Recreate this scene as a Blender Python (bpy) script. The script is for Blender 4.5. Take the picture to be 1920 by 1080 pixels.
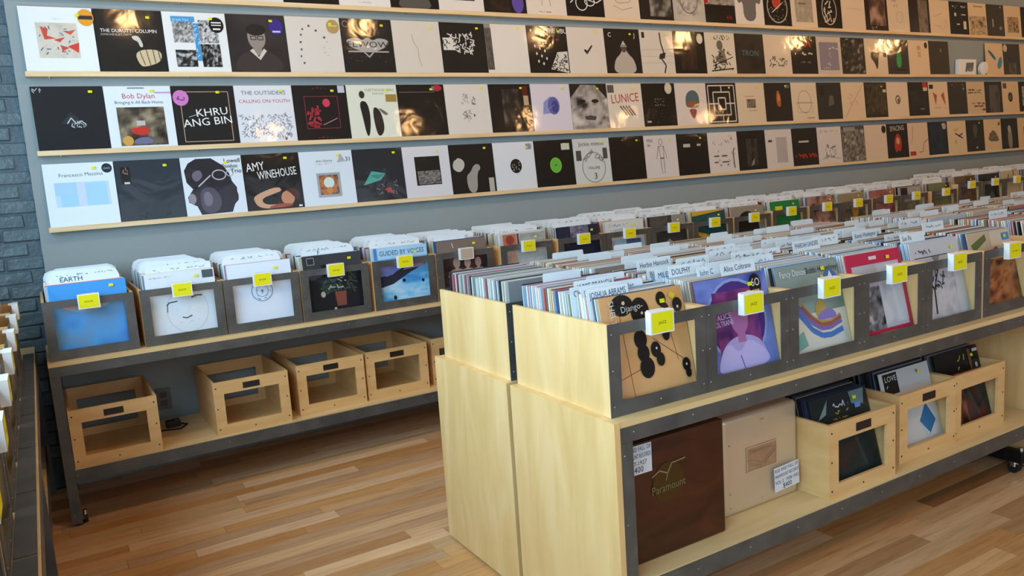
import bpy, bmesh, math, random
from mathutils import Matrix, Vector, noise
random.seed(7)
for o in list(bpy.data.objects): bpy.data.objects.remove(o)
scene = bpy.context.scene
COL = scene.collection

# ------------------------------------------------------------------ camera
F_PX = 1493.8
Fv = Vector((0.5019533, 0.85219714, -0.1476581)); Rv = Vector((0.8546519, -0.51492356, -0.06651205)); Uv = Vector((0.13271402, 0.09281033, 0.98679949))
cd = bpy.data.cameras.new('camera'); cam = bpy.data.objects.new('camera', cd); COL.objects.link(cam)
cd.sensor_width = 36; cd.lens = F_PX/1920*36; cd.clip_start = .02
m = Matrix.Identity(4)
for i in range(3): m[i][0] = Rv[i]; m[i][1] = Uv[i]; m[i][2] = -Fv[i]
m[0][3], m[1][3], m[2][3] = 0.5842, -4.5962, 1.4731
cam.matrix_world = m; scene.camera = cam
# ------------------------------------------------------------------ world, daylight, exposure
wd = bpy.data.worlds.new('sky'); scene.world = wd; wd.use_nodes = True
wd.node_tree.nodes['Background'].inputs[0].default_value = (.62, .8, 1, 1); wd.node_tree.nodes['Background'].inputs[1].default_value = 1.6
vs = scene.view_settings; vs.view_transform = 'Standard'; vs.look = 'None'; vs.gamma = 1; vs.use_curve_mapping = False; vs.exposure = 0.12
WX = -.2                                    # inner face of the street-side wall
def area(name, loc, rot, sx, sy, power, col):
    l = bpy.data.lights.new(name, 'AREA'); l.shape = 'RECTANGLE'; l.size = sx; l.size_y = sy; l.energy = power; l.color = col
    o = bpy.data.objects.new(name, l); COL.objects.link(o); o.location = loc; o.rotation_euler = rot; return o
area('daylight_side_window', (WX-.16, -3.85, 2.1), (0, -math.pi/2, 0), 2.0, 5.9, 265, (.53, .81, 1.0))
area('daylight_front_window', (3.2, -8.16, 1.9), (math.pi/2, 0, 0), 5.4, 2.4, 18, (.95, .97, 1.0))

# ------------------------------------------------------------------ helpers
def lin(c):
    if isinstance(c, str):
        c = {'w': 'e9e9e6', 'k': '0d0d0d', 'r': 'c8202a'}.get(c, c)
        c = [int(c[i:i+2], 16)/255 for i in (0, 2, 4)]
    return tuple((x/12.92 if x <= .04045 else ((x+.055)/1.055)**2.4) for x in c[:3])
def tag(o, label=None, cat=None, group=None, kind=None):
    for k, v in (('label', label), ('category', cat), ('group', group), ('kind', kind)):
        if v: o[k] = v
    return o
def link(name, mesh, mat=None, parent=None, loc=(0, 0, 0), rz=0):
    o = bpy.data.objects.new(name, mesh); COL.objects.link(o)
    o.location = loc; o.rotation_euler = (0, 0, rz)
    if parent: o.parent = parent
    if mat and mesh and not mesh.materials: mesh.materials.append(mat)
    return o
def empty(name, loc=(0, 0, 0), rz=0): return link(name, None, None, None, loc, rz)
def mk(name, v, f, cols=None, mat=None, smooth=False):
    me = bpy.data.meshes.new(name); me.from_pydata(v, [], f)
    if cols is not None:
        a = me.color_attributes.new('Col', 'FLOAT_COLOR', 'CORNER'); buf = []
        for fi, face in enumerate(f):
            c = cols[fi]
            for k in range(len(face)): cc = c[k] if isinstance(c[0], (tuple, list)) else c; buf += [cc[0], cc[1], cc[2], 1]
        a.data.foreach_set('color', buf)
    if mat: me.materials.append(mat)
    if smooth: me.polygons.foreach_set('use_smooth', [True]*len(me.polygons))
    me.update(); return me
BF = [(0, 3, 2, 1), (4, 5, 6, 7), (0, 1, 5, 4), (1, 2, 6, 5), (2, 3, 7, 6), (3, 0, 4, 7)]
def bxv(x0, y0, z0, x1, y1, z1): return [(x0, y0, z0), (x1, y0, z0), (x1, y1, z0), (x0, y1, z0), (x0, y0, z1), (x1, y0, z1), (x1, y1, z1), (x0, y1, z1)]
def boxes(name, bs, mat=None, bev=0):
    v = []; f = []
    for b in bs:
        n = len(v); v += bxv(*b); f += [tuple(n+i for i in q) for q in BF]
    me = mk(name, v, f, None, mat)
    if bev:
        bm = bmesh.new(); bm.from_mesh(me); bmesh.ops.bevel(bm, geom=bm.edges[:], offset=bev, segments=2, affect='EDGES', profile=.5)
        bm.to_mesh(me); bm.free()
    return me
def ring_frame(name, w, h, l, r, b, t, y0, y1, mat=None, x0=0):
    """plate w x h in x-z with a window; y0 front, y1 back"""
    o = [(x0, 0), (x0+w, 0), (x0+w, h), (x0, h)]; i = [(x0+l, b), (x0+w-r, b), (x0+w-r, h-t), (x0+l, h-t)]
    v = [(x, y, z) for y in (y0, y1) for x, z in o+i]; f = []
    for k in range(4):
        n = (k+1) % 4
        f += [(k, n, 4+n, 4+k), (8+n, 8+k, 12+k, 12+n), (n, k, 8+k, 8+n), (4+k, 4+n, 12+n, 12+k)]
    return mk(name, v, f, None, mat)
def cyl(name, segs, mat=None, n=12, caps=True):
    """segs: list of (p0,p1,r0,r1)"""
    v = []; f = []
    for p0, p1, r0, r1 in segs:
        p0 = Vector(p0); p1 = Vector(p1); d = (p1-p0).normalized(); a = d.orthogonal().normalized(); b = d.cross(a); s = len(v)
        for p, r in ((p0, r0), (p1, r1)):
            for k in range(n): t = 2*math.pi*k/n; v.append(tuple(p+a*math.cos(t)*r+b*math.sin(t)*r))
        f += [(s+k, s+(k+1) % n, s+n+(k+1) % n, s+n+k) for k in range(n)]
        if caps: f += [tuple(s+k for k in reversed(range(n))), tuple(s+n+k for k in range(n))]
    return mk(name, v, f, None, mat)
def nut(nt, t, **kw):
    n = nt.nodes.new(t)
    for k, v in kw.items(): setattr(n, k, v)
    return n
def mat(name, base, rough=.5, metal=0, coat=0, **kw):
    M = bpy.data.materials.new(name); M.use_nodes = True; nt = M.node_tree; b = nt.nodes['Principled BSDF']
    b.inputs['Base Color'].default_value = (*lin(base), 1); b.inputs['Roughness'].default_value = rough; b.inputs['Metallic'].default_value = metal
    b.inputs['Coat Weight'].default_value = coat; b.inputs['Coat Roughness'].default_value = .11
    return M
def tex(M, coord='Object', scale=(1, 1, 1), nscale=8, det=6, ramp=None, dist=0, bump=0, bscale=None, objrand=False, mult=None):
    """noise-driven colour ramp + bump on a material"""
    nt = M.node_tree; b = nt.nodes['Principled BSDF']; L = nt.links.new
    if coord == 'Position': src = nut(nt, 'ShaderNodeNewGeometry').outputs['Position']
    else: src = nut(nt, 'ShaderNodeTexCoord').outputs[coord]
    mp = nut(nt, 'ShaderNodeMapping'); mp.inputs['Scale'].default_value = scale; L(src, mp.inputs['Vector'])
    if objrand:
        oi = nut(nt, 'ShaderNodeObjectInfo'); mu = nut(nt, 'ShaderNodeMath', operation='MULTIPLY'); mu.inputs[1].default_value = 37; L(oi.outputs['Random'], mu.inputs[0])
        cx = nut(nt, 'ShaderNodeCombineXYZ'); L(mu.outputs[0], cx.inputs[0]); L(mu.outputs[0], cx.inputs[1]); L(mu.outputs[0], cx.inputs[2]); L(cx.outputs[0], mp.inputs['Location'])
    no = nut(nt, 'ShaderNodeTexNoise'); no.inputs['Scale'].default_value = nscale; no.inputs['Detail'].default_value = det; no.inputs['Distortion'].default_value = dist
    L(mp.outputs[0], no.inputs['Vector'])
    if ramp:
        r = nut(nt, 'ShaderNodeValToRGB'); e = r.color_ramp.elements
        while len(e) < len(ramp): e.new(.5)
        for k, (p, c) in enumerate(ramp): e[k].position = p; e[k].color = (*lin(c), 1)
        L(no.outputs['Fac'], r.inputs[0]); out = r.outputs[0]
        if mult:
            oi = nut(nt, 'ShaderNodeObjectInfo'); mx = nut(nt, 'ShaderNodeMix', data_type='RGBA', blend_type='MULTIPLY'); mx.inputs['Factor'].default_value = 1
            L(out, mx.inputs[6]); L(oi.outputs['Color'], mx.inputs[7]); out = mx.outputs[2]
        L(out, b.inputs['Base Color'])
    if bump:
        bp = nut(nt, 'ShaderNodeBump'); bp.inputs['Strength'].default_value = bump; bp.inputs['Distance'].default_value = .01
        if bscale:
            n2 = nut(nt, 'ShaderNodeTexNoise'); n2.inputs['Scale'].default_value = bscale; n2.inputs['Detail'].default_value = 3; L(src, n2.inputs['Vector']); L(n2.outputs['Fac'], bp.inputs['Height'])
        else: L(no.outputs['Fac'], bp.inputs['Height'])
        L(bp.outputs[0], b.inputs['Normal']); L(bp.outputs[0], b.inputs['Coat Normal'])
    return M
M_WALL = tex(mat('wall_paint', '9a9c9a', .75), nscale=1.2, ramp=[(.3, '8c9698'), (.7, '919b9d')], bump=.05, bscale=160)
M_CEIL = mat('ceiling_paint', '857e74', .9)
M_BRICK = tex(mat('painted_brick', '4a5a62', .38), coord='Position', nscale=14, ramp=[(.25, '485c64'), (.7, '586d76')], bump=.45, bscale=45)
M_MORTAR = tex(mat('painted_mortar', '3c4950', .6), coord='Position', nscale=20, ramp=[(.3, '485a64'), (.7, '586a76')], bump=.6, bscale=60)
M_PLY = tex(mat('birch_plywood', 'e0c890', .42), coord='Position', scale=(3, 3, .55), nscale=4.2, det=8, dist=.8, ramp=[(.3, 'd8b074'), (.5, 'e1ba7e'), (.72, 'e9c690')], bump=.02)
M_PLYX = tex(mat('birch_plywood_long', 'e0c890', .45), coord='Position', scale=(.4, 3, 3), nscale=5, det=8, dist=.5, ramp=[(.3, 'd8b47c'), (.7, 'e6c894')], bump=.02)
M_CRATE = tex(mat('crate_plywood', 'd8b47c', .5), coord='Position', scale=(.8, .8, 4), nscale=6, det=8, dist=.6, ramp=[(.3, 'd4a86c'), (.7, 'e2ba80')], bump=.02)
M_LEDGE = tex(mat('ledge_wood', 'dcb884', .5), coord='Position', scale=(.5, 4, 8), nscale=6, ramp=[(.3, 'd8b684'), (.7, 'e6cda4')])
M_STEEL = tex(mat('blackened_steel', '4a4d50', .42, .3), coord='Position', nscale=9, det=5, dist=.7, ramp=[(.3, '4d4d4b'), (.6, '5d5c59'), (.85, '6c6a66')], bump=.03)
M_SCREW = mat('screw_steel', '7c7e80', .4, .8)
M_DSCREW = mat('dark_screw', '3a3026', .5, .5)
M_WHITE = mat('white_plastic', 'e8eaea', .4)
M_CARD = tex(mat('divider_plastic', 'dce8f0', .35), coord='Position', nscale=6, ramp=[(.3, 'd6e2ea'), (.7, 'e2ecf2')])
M_BLACK = mat('black_metal', '17181a', .4, .3)
M_RUBBER = mat('black_rubber', '101010', .6)
M_CHROME = mat('chrome', 'd0d4d8', .15, 1)
M_WALNUT = tex(mat('walnut_box', '4a2010', .32), coord='Object', scale=(1, 1, 3), nscale=5, det=8, dist=1.2, ramp=[(.25, '2c1006'), (.55, '421c0b'), (.8, '522610')], bump=.02)
M_GOLD = tex(mat('champagne_metal', 'cdb698', .36, .55), nscale=3, ramp=[(.3, 'd2bea2'), (.7, 'dccab0')])
M_BRASS = mat('dark_brass', '5a4a2a', .35, .8)
M_PLANK = tex(mat('oak_plank', 'b08050', .38), coord='Position', scale=(1.1, 16, 6), nscale=4, det=8, dist=.7, ramp=[(.25, 'd6c8ba'), (.5, 'f6f0ec'), (.78, 'ffffff')], bump=.04, objrand=True, mult=True)
def art_mat(name, rough, coat, bump, bs):
    M = mat(name, 'w', rough, 0, coat); nt = M.node_tree; b = nt.nodes['Principled BSDF']; L = nt.links.new
    b.inputs['Specular IOR Level'].default_value = .2; b.inputs['Coat Roughness'].default_value = .085
    a = nut(nt, 'ShaderNodeAttribute', attribute_name='Col'); oi = nut(nt, 'ShaderNodeObjectInfo')
    mx = nut(nt, 'ShaderNodeMix', data_type='RGBA', blend_type='MULTIPLY'); mx.inputs['Factor'].default_value = 1
    L(a.outputs['Color'], mx.inputs[6]); L(oi.outputs['Color'], mx.inputs[7]); L(mx.outputs[2], b.inputs['Base Color'])
    if bump:
        g = nut(nt, 'ShaderNodeNewGeometry'); n2 = nut(nt, 'ShaderNodeTexNoise'); n2.inputs['Scale'].default_value = bs; n2.inputs['Detail'].default_value = 2.5; n2.inputs['Distortion'].default_value = .6
        bp = nut(nt, 'ShaderNodeBump'); bp.inputs['Strength'].default_value = bump; bp.inputs['Distance'].default_value = .01
        L(g.outputs['Position'], n2.inputs['Vector']); L(n2.outputs['Fac'], bp.inputs['Height']); L(bp.outputs[0], b.inputs['Coat Normal'])
    return M
M_ART = art_mat('printed_sleeve_in_film', .6, .5, .3, 5)      # sleeve in clear film
M_EDGE = art_mat('card_sleeve', .5, .25, 0, 0)
M_TAG = art_mat('printed_label', .55, 0, 0, 0)

# ------------------------------------------------------------------ flat print drawing
_txt = {}
def glyphs(s):
    if s not in _txt:
        c = bpy.data.curves.new('t', 'FONT'); c.body = s; c.size = 1; c.resolution_u = 2; c.fill_mode = 'FRONT'
        o = bpy.data.objects.new('t', c); me = bpy.data.meshes.new_from_object(o)
        v = [(p.co.x, p.co.y) for p in me.vertices]; f = [tuple(p.vertices) for p in me.polygons]
        _txt[s] = (v, f, max([p[0] for p in v] or [1])); bpy.data.objects.remove(o); bpy.data.curves.remove(c); bpy.data.meshes.remove(me)
    return _txt[s]
class Art:
    """collects flat print in unit coordinates (x right, y up); built into x-z facing -y"""
    def __init__(s): s.v = []; s.f = []; s.c = []; s.k = 0
    def add(s, pts, faces, cols):
        n = len(s.v); s.k += 1; s.v += [(x, y, s.k) for x, y in pts]; s.f += [tuple(n+i for i in q) for q in faces]; s.c += cols
    def poly(s, pts, c): s.add(pts, [tuple(range(len(pts)))], [lin(c)])
    def draw(s, ops):
        for op in ops:
            k = op[0]; a = op[1:]
            if k == 'r': s.poly([(a[0], a[1]), (a[2], a[1]), (a[2], a[3]), (a[0], a[3])], a[4])
            elif k == 'e': s.poly([(a[0]+a[2]*math.cos(t*math.pi/12), a[1]+a[3]*math.sin(t*math.pi/12)) for t in range(24)], a[4])
            elif k == 'o':
                pt = []
                for t in range(24):
                    for d in (0, a[4]): pt.append((a[0]+(a[2]-d)*math.cos(t*math.pi/12), a[1]+(a[3]-d)*math.sin(t*math.pi/12)))
                s.add(pt, [(2*t, (2*t+2) % 48, (2*t+3) % 48, 2*t+1) for t in range(24)], [lin(a[5])]*24)
            elif k == 'l':
                w, c = a[0]/2, lin(a[1]); p = [(a[i], a[i+1]) for i in range(2, len(a), 2)]; pt = []; fc = []
                for q in range(len(p)-1):
                    dx, dy = p[q+1][0]-p[q][0], p[q+1][1]-p[q][1]; d = math.hypot(dx, dy) or 1; nx, ny = -dy/d*w, dx/d*w; n = len(pt)
                    pt += [(p[q][0]-nx, p[q][1]-ny), (p[q+1][0]-nx, p[q+1][1]-ny), (p[q+1][0]+nx, p[q+1][1]+ny), (p[q][0]+nx, p[q][1]+ny)]; fc.append((n, n+1, n+2, n+3))
                s.add(pt, fc, [c]*len(fc))
            elif k == 'f': s.draw([('l', a[4], a[5], a[0], a[1], a[2], a[1], a[2], a[3], a[0], a[3], a[0], a[1])])
            elif k == 'q':
                pt = [(a[i], a[i+1]) for i in range(1, len(a), 2)]
                for _ in range(2): pt = [((u[0]*(1-t)+w_[0]*t), (u[1]*(1-t)+w_[1]*t)) for u, w_ in zip(pt, pt[1:]+pt[:1]) for t in (.25, .75)]
                s.poly(pt, a[0])
            elif k == 'p': s.poly([(a[i], a[i+1]) for i in range(1, len(a), 2)], a[0])
            elif k in ('t', 'tc'):
                txt, x, y, h, c = a[:5]; rot = math.radians(a[5]) if len(a) > 5 else 0; ws = a[6] if len(a) > 6 else 1
                v, f, w = glyphs(txt); h /= .72; ox = -w*h*ws/2 if k == 'tc' else 0; cr, sr = math.cos(rot), math.sin(rot)
                s.add([(x+(ox+px*h*ws)*cr-py*h*sr, y+(ox+px*h*ws)*sr+py*h*cr) for px, py in v], f, [lin(c)]*len(f))
            elif k == 'n':
                x0, y0, x1, y1, seed, sc = a[:6]; pal = [lin(c) for c in a[6:]]; N = 16; pt = []; fc = []; cl = []
                def cv(i, j):
                    t = (noise.noise((i/N*sc+seed*7.3, j/N*sc, seed*3.1))*.75+noise.noise((i/N*sc*2.7+seed, j/N*sc*2.7, 9.2))*.4+.5)
                    t = min(.999, max(0, t))*(len(pal)-1); q = int(t); g = t-q
                    return tuple(pal[q][z]*(1-g)+pal[q+1][z]*g for z in range(3))
                for j in range(N+1):
                    for i in range(N+1): pt.append((x0+(x1-x0)*i/N, y0+(y1-y0)*j/N))
                for j in range(N):
                    for i in range(N): q = j*(N+1)+i; fc.append((q, q+1, q+N+2, q+N+1)); cl.append((cv(i, j), cv(i+1, j), cv(i+1, j+1), cv(i, j+1)))
                s.add(pt, fc, cl)
            elif k == 'd':
                x0, y0, x1, y1, n, seed, sz, c = a; R = random.Random(seed); pt = []; fc = []
                for q in range(n):
                    x, y = R.uniform(x0, x1), R.uniform(y0, y1); t = R.uniform(0, 3.14); l = sz*R.uniform(.5, 1.6); h = sz*.3
                    dx, dy = math.cos(t)*l, math.sin(t)*l; nx, ny = -math.sin(t)*h, math.cos(t)*h; b = len(pt)
                    pt += [(x-dx-nx, y-dy-ny), (x+dx-nx, y+dy-ny), (x+dx+nx, y+dy+ny), (x-dx+nx, y-dy+ny)]; fc.append((b, b+1, b+2, b+3))
                s.add(pt, fc, [lin(c)]*len(fc))
            elif k == 's':                                   # line of handwriting-like strokes
                x0, y, x1, h, seed, w, c = a; R = random.Random(seed); pts = []; x = x0
                while x < x1:
                    x += h*R.uniform(.18, .4); pts += [min(x, x1), y+h*R.uniform(0, 1)]
                    if R.random() < .22:
                        if len(pts) > 3: s.draw([('l', w, c, *pts)])
                        pts = []; x += h*.5
                if len(pts) > 3: s.draw([('l', w, c, *pts)])
            elif k == 'b':                                   # generic head and shoulders
                cx, y0, h, skin, cloth = a
                s.draw([('q', cloth, cx-h*.52, y0, cx+h*.52, y0, cx+h*.42, y0+h*.32, cx+h*.16, y0+h*.46, cx-h*.16, y0+h*.46, cx-h*.42, y0+h*.32),
                        ('r', cx-h*.08, y0+h*.36, cx+h*.08, y0+h*.56, skin), ('e', cx, y0+h*.72, h*.18, h*.25, skin)])
        return s
    def mesh(s, name, w, h, mat, eps=.00025, y=0):
        return mk(name, [(x*w, y-eps*k, z*h) for x, z, k in s.v], s.f, s.c, mat)
S = .316                                                       # record sleeve side
SLEEVE = mk('sleeve_box', bxv(0, 0, 0, S, .0045, S), BF, [(1, 1, 1)]*6, M_ART)
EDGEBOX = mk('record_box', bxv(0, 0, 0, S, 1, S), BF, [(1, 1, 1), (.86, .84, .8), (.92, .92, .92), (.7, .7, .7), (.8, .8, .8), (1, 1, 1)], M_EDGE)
YST = Art().draw([('r', 0, 0, 1, 1, 'e6e21e'), ('s', .15, .3, .85, .4, 3, .08, '6a6a10')]).mesh('price', .019, .012, M_TAG)

# ------------------------------------------------------------------ the room
RX, RY, RZ = 11.6, -8.0, 3.7
o = link('wall_back', boxes('wall_back', [(.6, 0, 0, RX, .2, RZ)], M_WALL)); tag(o, 'grey painted wall behind the record ledges', kind='structure')
o = link('ceiling', boxes('ceiling', [(WX-.25, RY-.25, RZ, RX+.2, .3, RZ+.1)], M_CEIL)); tag(o, 'pale ceiling', kind='structure')
o = link('wall_right', boxes('wall_right', [(RX, RY, 0, RX+.15, .2, RZ)], M_WALL)); tag(o, 'grey far end wall', kind='structure')
def window_wall(name, axis, a0, a1, w0, w1, z0, z1, pos, th):
    bs = []
    for (u0, u1, q0, q1) in ((a0, w0, 0, RZ), (w1, a1, 0, RZ), (w0, w1, 0, z0), (w0, w1, z1, RZ)):
        bs.append((pos-th, u0, q0, pos, u1, q1) if axis == 'x' else (u0, pos-th, q0, u1, pos, q1))
    return tag(link(name, boxes(name, bs, M_WALL)), 'wall pierced by a large shop window', kind='structure')
window_wall('wall_left', 'x', RY, .25, -6.8, -.9, 1.1, 3.1, WX, .15)
window_wall('wall_front', 'y', WX-.15, RX+.15, .5, 5.9, .7, 3.1, RY, .15)
GL = bpy.data.materials.new('window_glass'); GL.use_nodes = True; nt = GL.node_tree; nt.nodes.remove(nt.nodes['Principled BSDF'])
tr = nut(nt, 'ShaderNodeBsdfTransparent'); gg = nut(nt, 'ShaderNodeBsdfGlossy'); gg.inputs['Roughness'].default_value = .02
mx = nut(nt, 'ShaderNodeMixShader'); mx.inputs[0].default_value = .06; nt.links.new(tr.outputs[0], mx.inputs[1]); nt.links.new(gg.outputs[0], mx.inputs[2]); nt.links.new(mx.outputs[0], nt.nodes['Material Output'].inputs[0])
w = tag(link('window_1', boxes('wf', [(WX-.1, -6.8+k*1.475-.03, 1.1, WX-.04, -6.8+k*1.475+.03, 3.1) for k in range(5)]+[(WX-.1, -6.8, 1.1, WX-.04, -.9, 1.15), (WX-.1, -6.8, 3.05, WX-.04, -.9, 3.1)], M_BLACK)), 'black framed shop window on the street side', kind='structure')
for k in range(4): link('pane', boxes('pane', [(WX-.075, -6.77+k*1.475, 1.15, WX-.065, -5.355+k*1.475, 3.05)], GL), None, w)
w = tag(link('window_2', boxes('wf', [(.5+k*1.8-.03, RY-.1, .7, .5+k*1.8+.03, RY-.04, 3.1) for k in range(4)]+[(.5, RY-.1, .7, 5.9, RY-.04, .75), (.5, RY-.1, 3.05, 5.9, RY-.04, 3.1)], M_BLACK)), 'black framed shop window beside the entrance', kind='structure')
for k in range(3): link('pane', boxes('pane', [(.53+k*1.8, RY-.075, .75, 2.27+k*1.8, RY-.065, 3.05)], GL), None, w)
# brick pier in the corner
w = tag(link('wall_corner', boxes('wall_corner', [(WX-.15, .034, 0, .6, .2, RZ)], M_MORTAR)), 'slate blue painted brick wall in the corner', kind='structure')
bmz = []
for v_ in range(3):
    me = boxes('brick', [(0, -.008, 0, .2065, .012, .0615)], M_BRICK); bm = bmesh.new(); bm.from_mesh(me)
    bmesh.ops.bevel(bm, geom=bm.edges[:], offset=.005, segments=1, affect='EDGES')
    for vt in bm.verts: vt.co += Vector((random.uniform(-.003, .003), random.uniform(-.003, .002), random.uniform(-.0015, .0015)))
    bm.to_mesh(me); bm.free(); bmz.append(me)
for c in range(int(2.75/.07)):
    z = .16+c*.07
    for k in range(4):
        x = -.203+k*.216+(.108 if c % 2 else 0)-.002
        if x > .52: continue
        b = link('brick', bmz[random.randrange(3)], None, w, (x, .034+random.uniform(-.003, .004), z+random.uniform(-.002, .002)))
        if x+.205 > .6: b.scale.x = (.6-x)/.205
        if x < WX: b.scale.x = (x+.205-WX)/.205; b.location.x = WX
# floor: planks run along the back wall
fl = tag(link('floor', boxes('floor', [(WX-.15, RY-.15, -.12, RX+.15, .2, -.012)], mat('subfloor', '2a1c12', .8))), 'wood strip floor', kind='structure')
PLK = boxes('plank', [(0, 0, -.012, 1, .0788, 0)], M_PLANK)
tones = ['d8a66c', 'deb280', 'ca965e', 'd4ae82', 'e8c49c', 'bc9064', 'caa47e', 'e2bc90', 'ce9e6c', 'deb07c']
far = []
PR = random.Random(24)
for r in range(100):
    y0 = -.72+.08*9-.08*r-.08
    x = -.35-PR.uniform(0, .9)
    while x < RX:
        ln = PR.choice((.45, .6, .8, 1.0, 1.2, 1.5)); x1 = min(x+ln, RX); xx = max(x, WX)
        t = PR.choice(tones) if PR.random() > .05 else '946c46'
        if x1 > .25 and xx < 4.9 and y0 > -3.7:
            p = link('plank', PLK, None, fl, (xx, y0, PR.uniform(-.0006, 0))); p.scale.x = x1-xx-.0012; p.color = (*lin(t), 1)
        elif x1 > xx+.01: far.append((xx, y0, -.012, x1-.0012, y0+.0788, 0))
        x = x1
        if x >= RX-.01: break
b = tag(link('planks_beyond', boxes('planks_beyond', far, M_PLANK), None, fl), kind='stuff'); b.color = (*lin('cca276'), 1)
# pendant lamps (above the frame; they light the right of the shop warmly)
M_BULB = bpy.data.materials.new('warm_bulb'); M_BULB.use_nodes = True; pb = M_BULB.node_tree.nodes['Principled BSDF']
pb.inputs['Emission Color'].default_value = (1, .62, .3, 1); pb.inputs['Emission Strength'].default_value = 12
SHADE = cyl('shade', [((0, 0, .0), (0, 0, .16), .17, .05), ((0, 0, .16), (0, 0, .22), .05, .04)], M_BLACK, 20, False)
LROD = cyl('rod', [((0, 0, .2), (0, 0, RZ-3.12), .008, .008)], M_BLACK, 8); bmv = bmesh.new(); bmesh.ops.create_uvsphere(bmv, u_segments=12, v_segments=8, radius=.045)
BULB = bpy.data.meshes.new('bulb'); bmv.to_mesh(BULB); bmv.free(); BULB.materials.append(M_BULB)
LAMP = bpy.data.lights.new('lamp_glow', 'POINT'); LAMP.energy = 24; LAMP.color = (1, .55, .22); LAMP.shadow_soft_size = .07
for yy in (-1.75, -4.9):
    for k in range(6):
        if yy < -4 and k < 1: continue
        p = (1.35+k*1.75, yy, 3.1); e = tag(empty('pendant_lamp', p), 'black dome pendant lamp hanging from the ceiling with warm bulb', 'lamp', 'pendant lamps over the racks')
        link('shade', SHADE, None, e); link('rod', LROD, None, e); link('bulb', BULB, None, e, (0, 0, .06))
        l = bpy.data.objects.new('lamp_glow', LAMP); COL.objects.link(l); l.parent = e; l.location = (0, 0, -.06)

# ------------------------------------------------------------------ wall ledges
X0, PITCH = .651, .319
ZL = {'t': 2.459, '1': 2.083, '2': 1.7055, '3': 1.3316}
LEDN = {'t': 'topmost', '1': 'second highest', '2': 'third highest', '3': 'lowest'}
for rk, z in ZL.items():
    o = empty('wall_ledge', (X0-.008, 0, z)); tag(o, 'long narrow pale wood ledge, %s of the four on the wall' % LEDN[rk], 'shelf')
    link('ledge_board', boxes('ledge', [(0, -.052, -.019, 10.2, -.001, 0)], M_LEDGE), None, o)
    link('ledge_lip', boxes('lip', [(0, -.0555, -.019, 10.2, -.0525, .005)], M_LEDGE), None, o)
    link('screws', cyl('screws', [((.1+k*.64, -.03, -.026), (.1+k*.64, -.03, -.0185), .004, .005) for k in range(16)], M_SCREW, 6), None, o)
B = 'base'
W, K = 'w', 'k'
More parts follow.
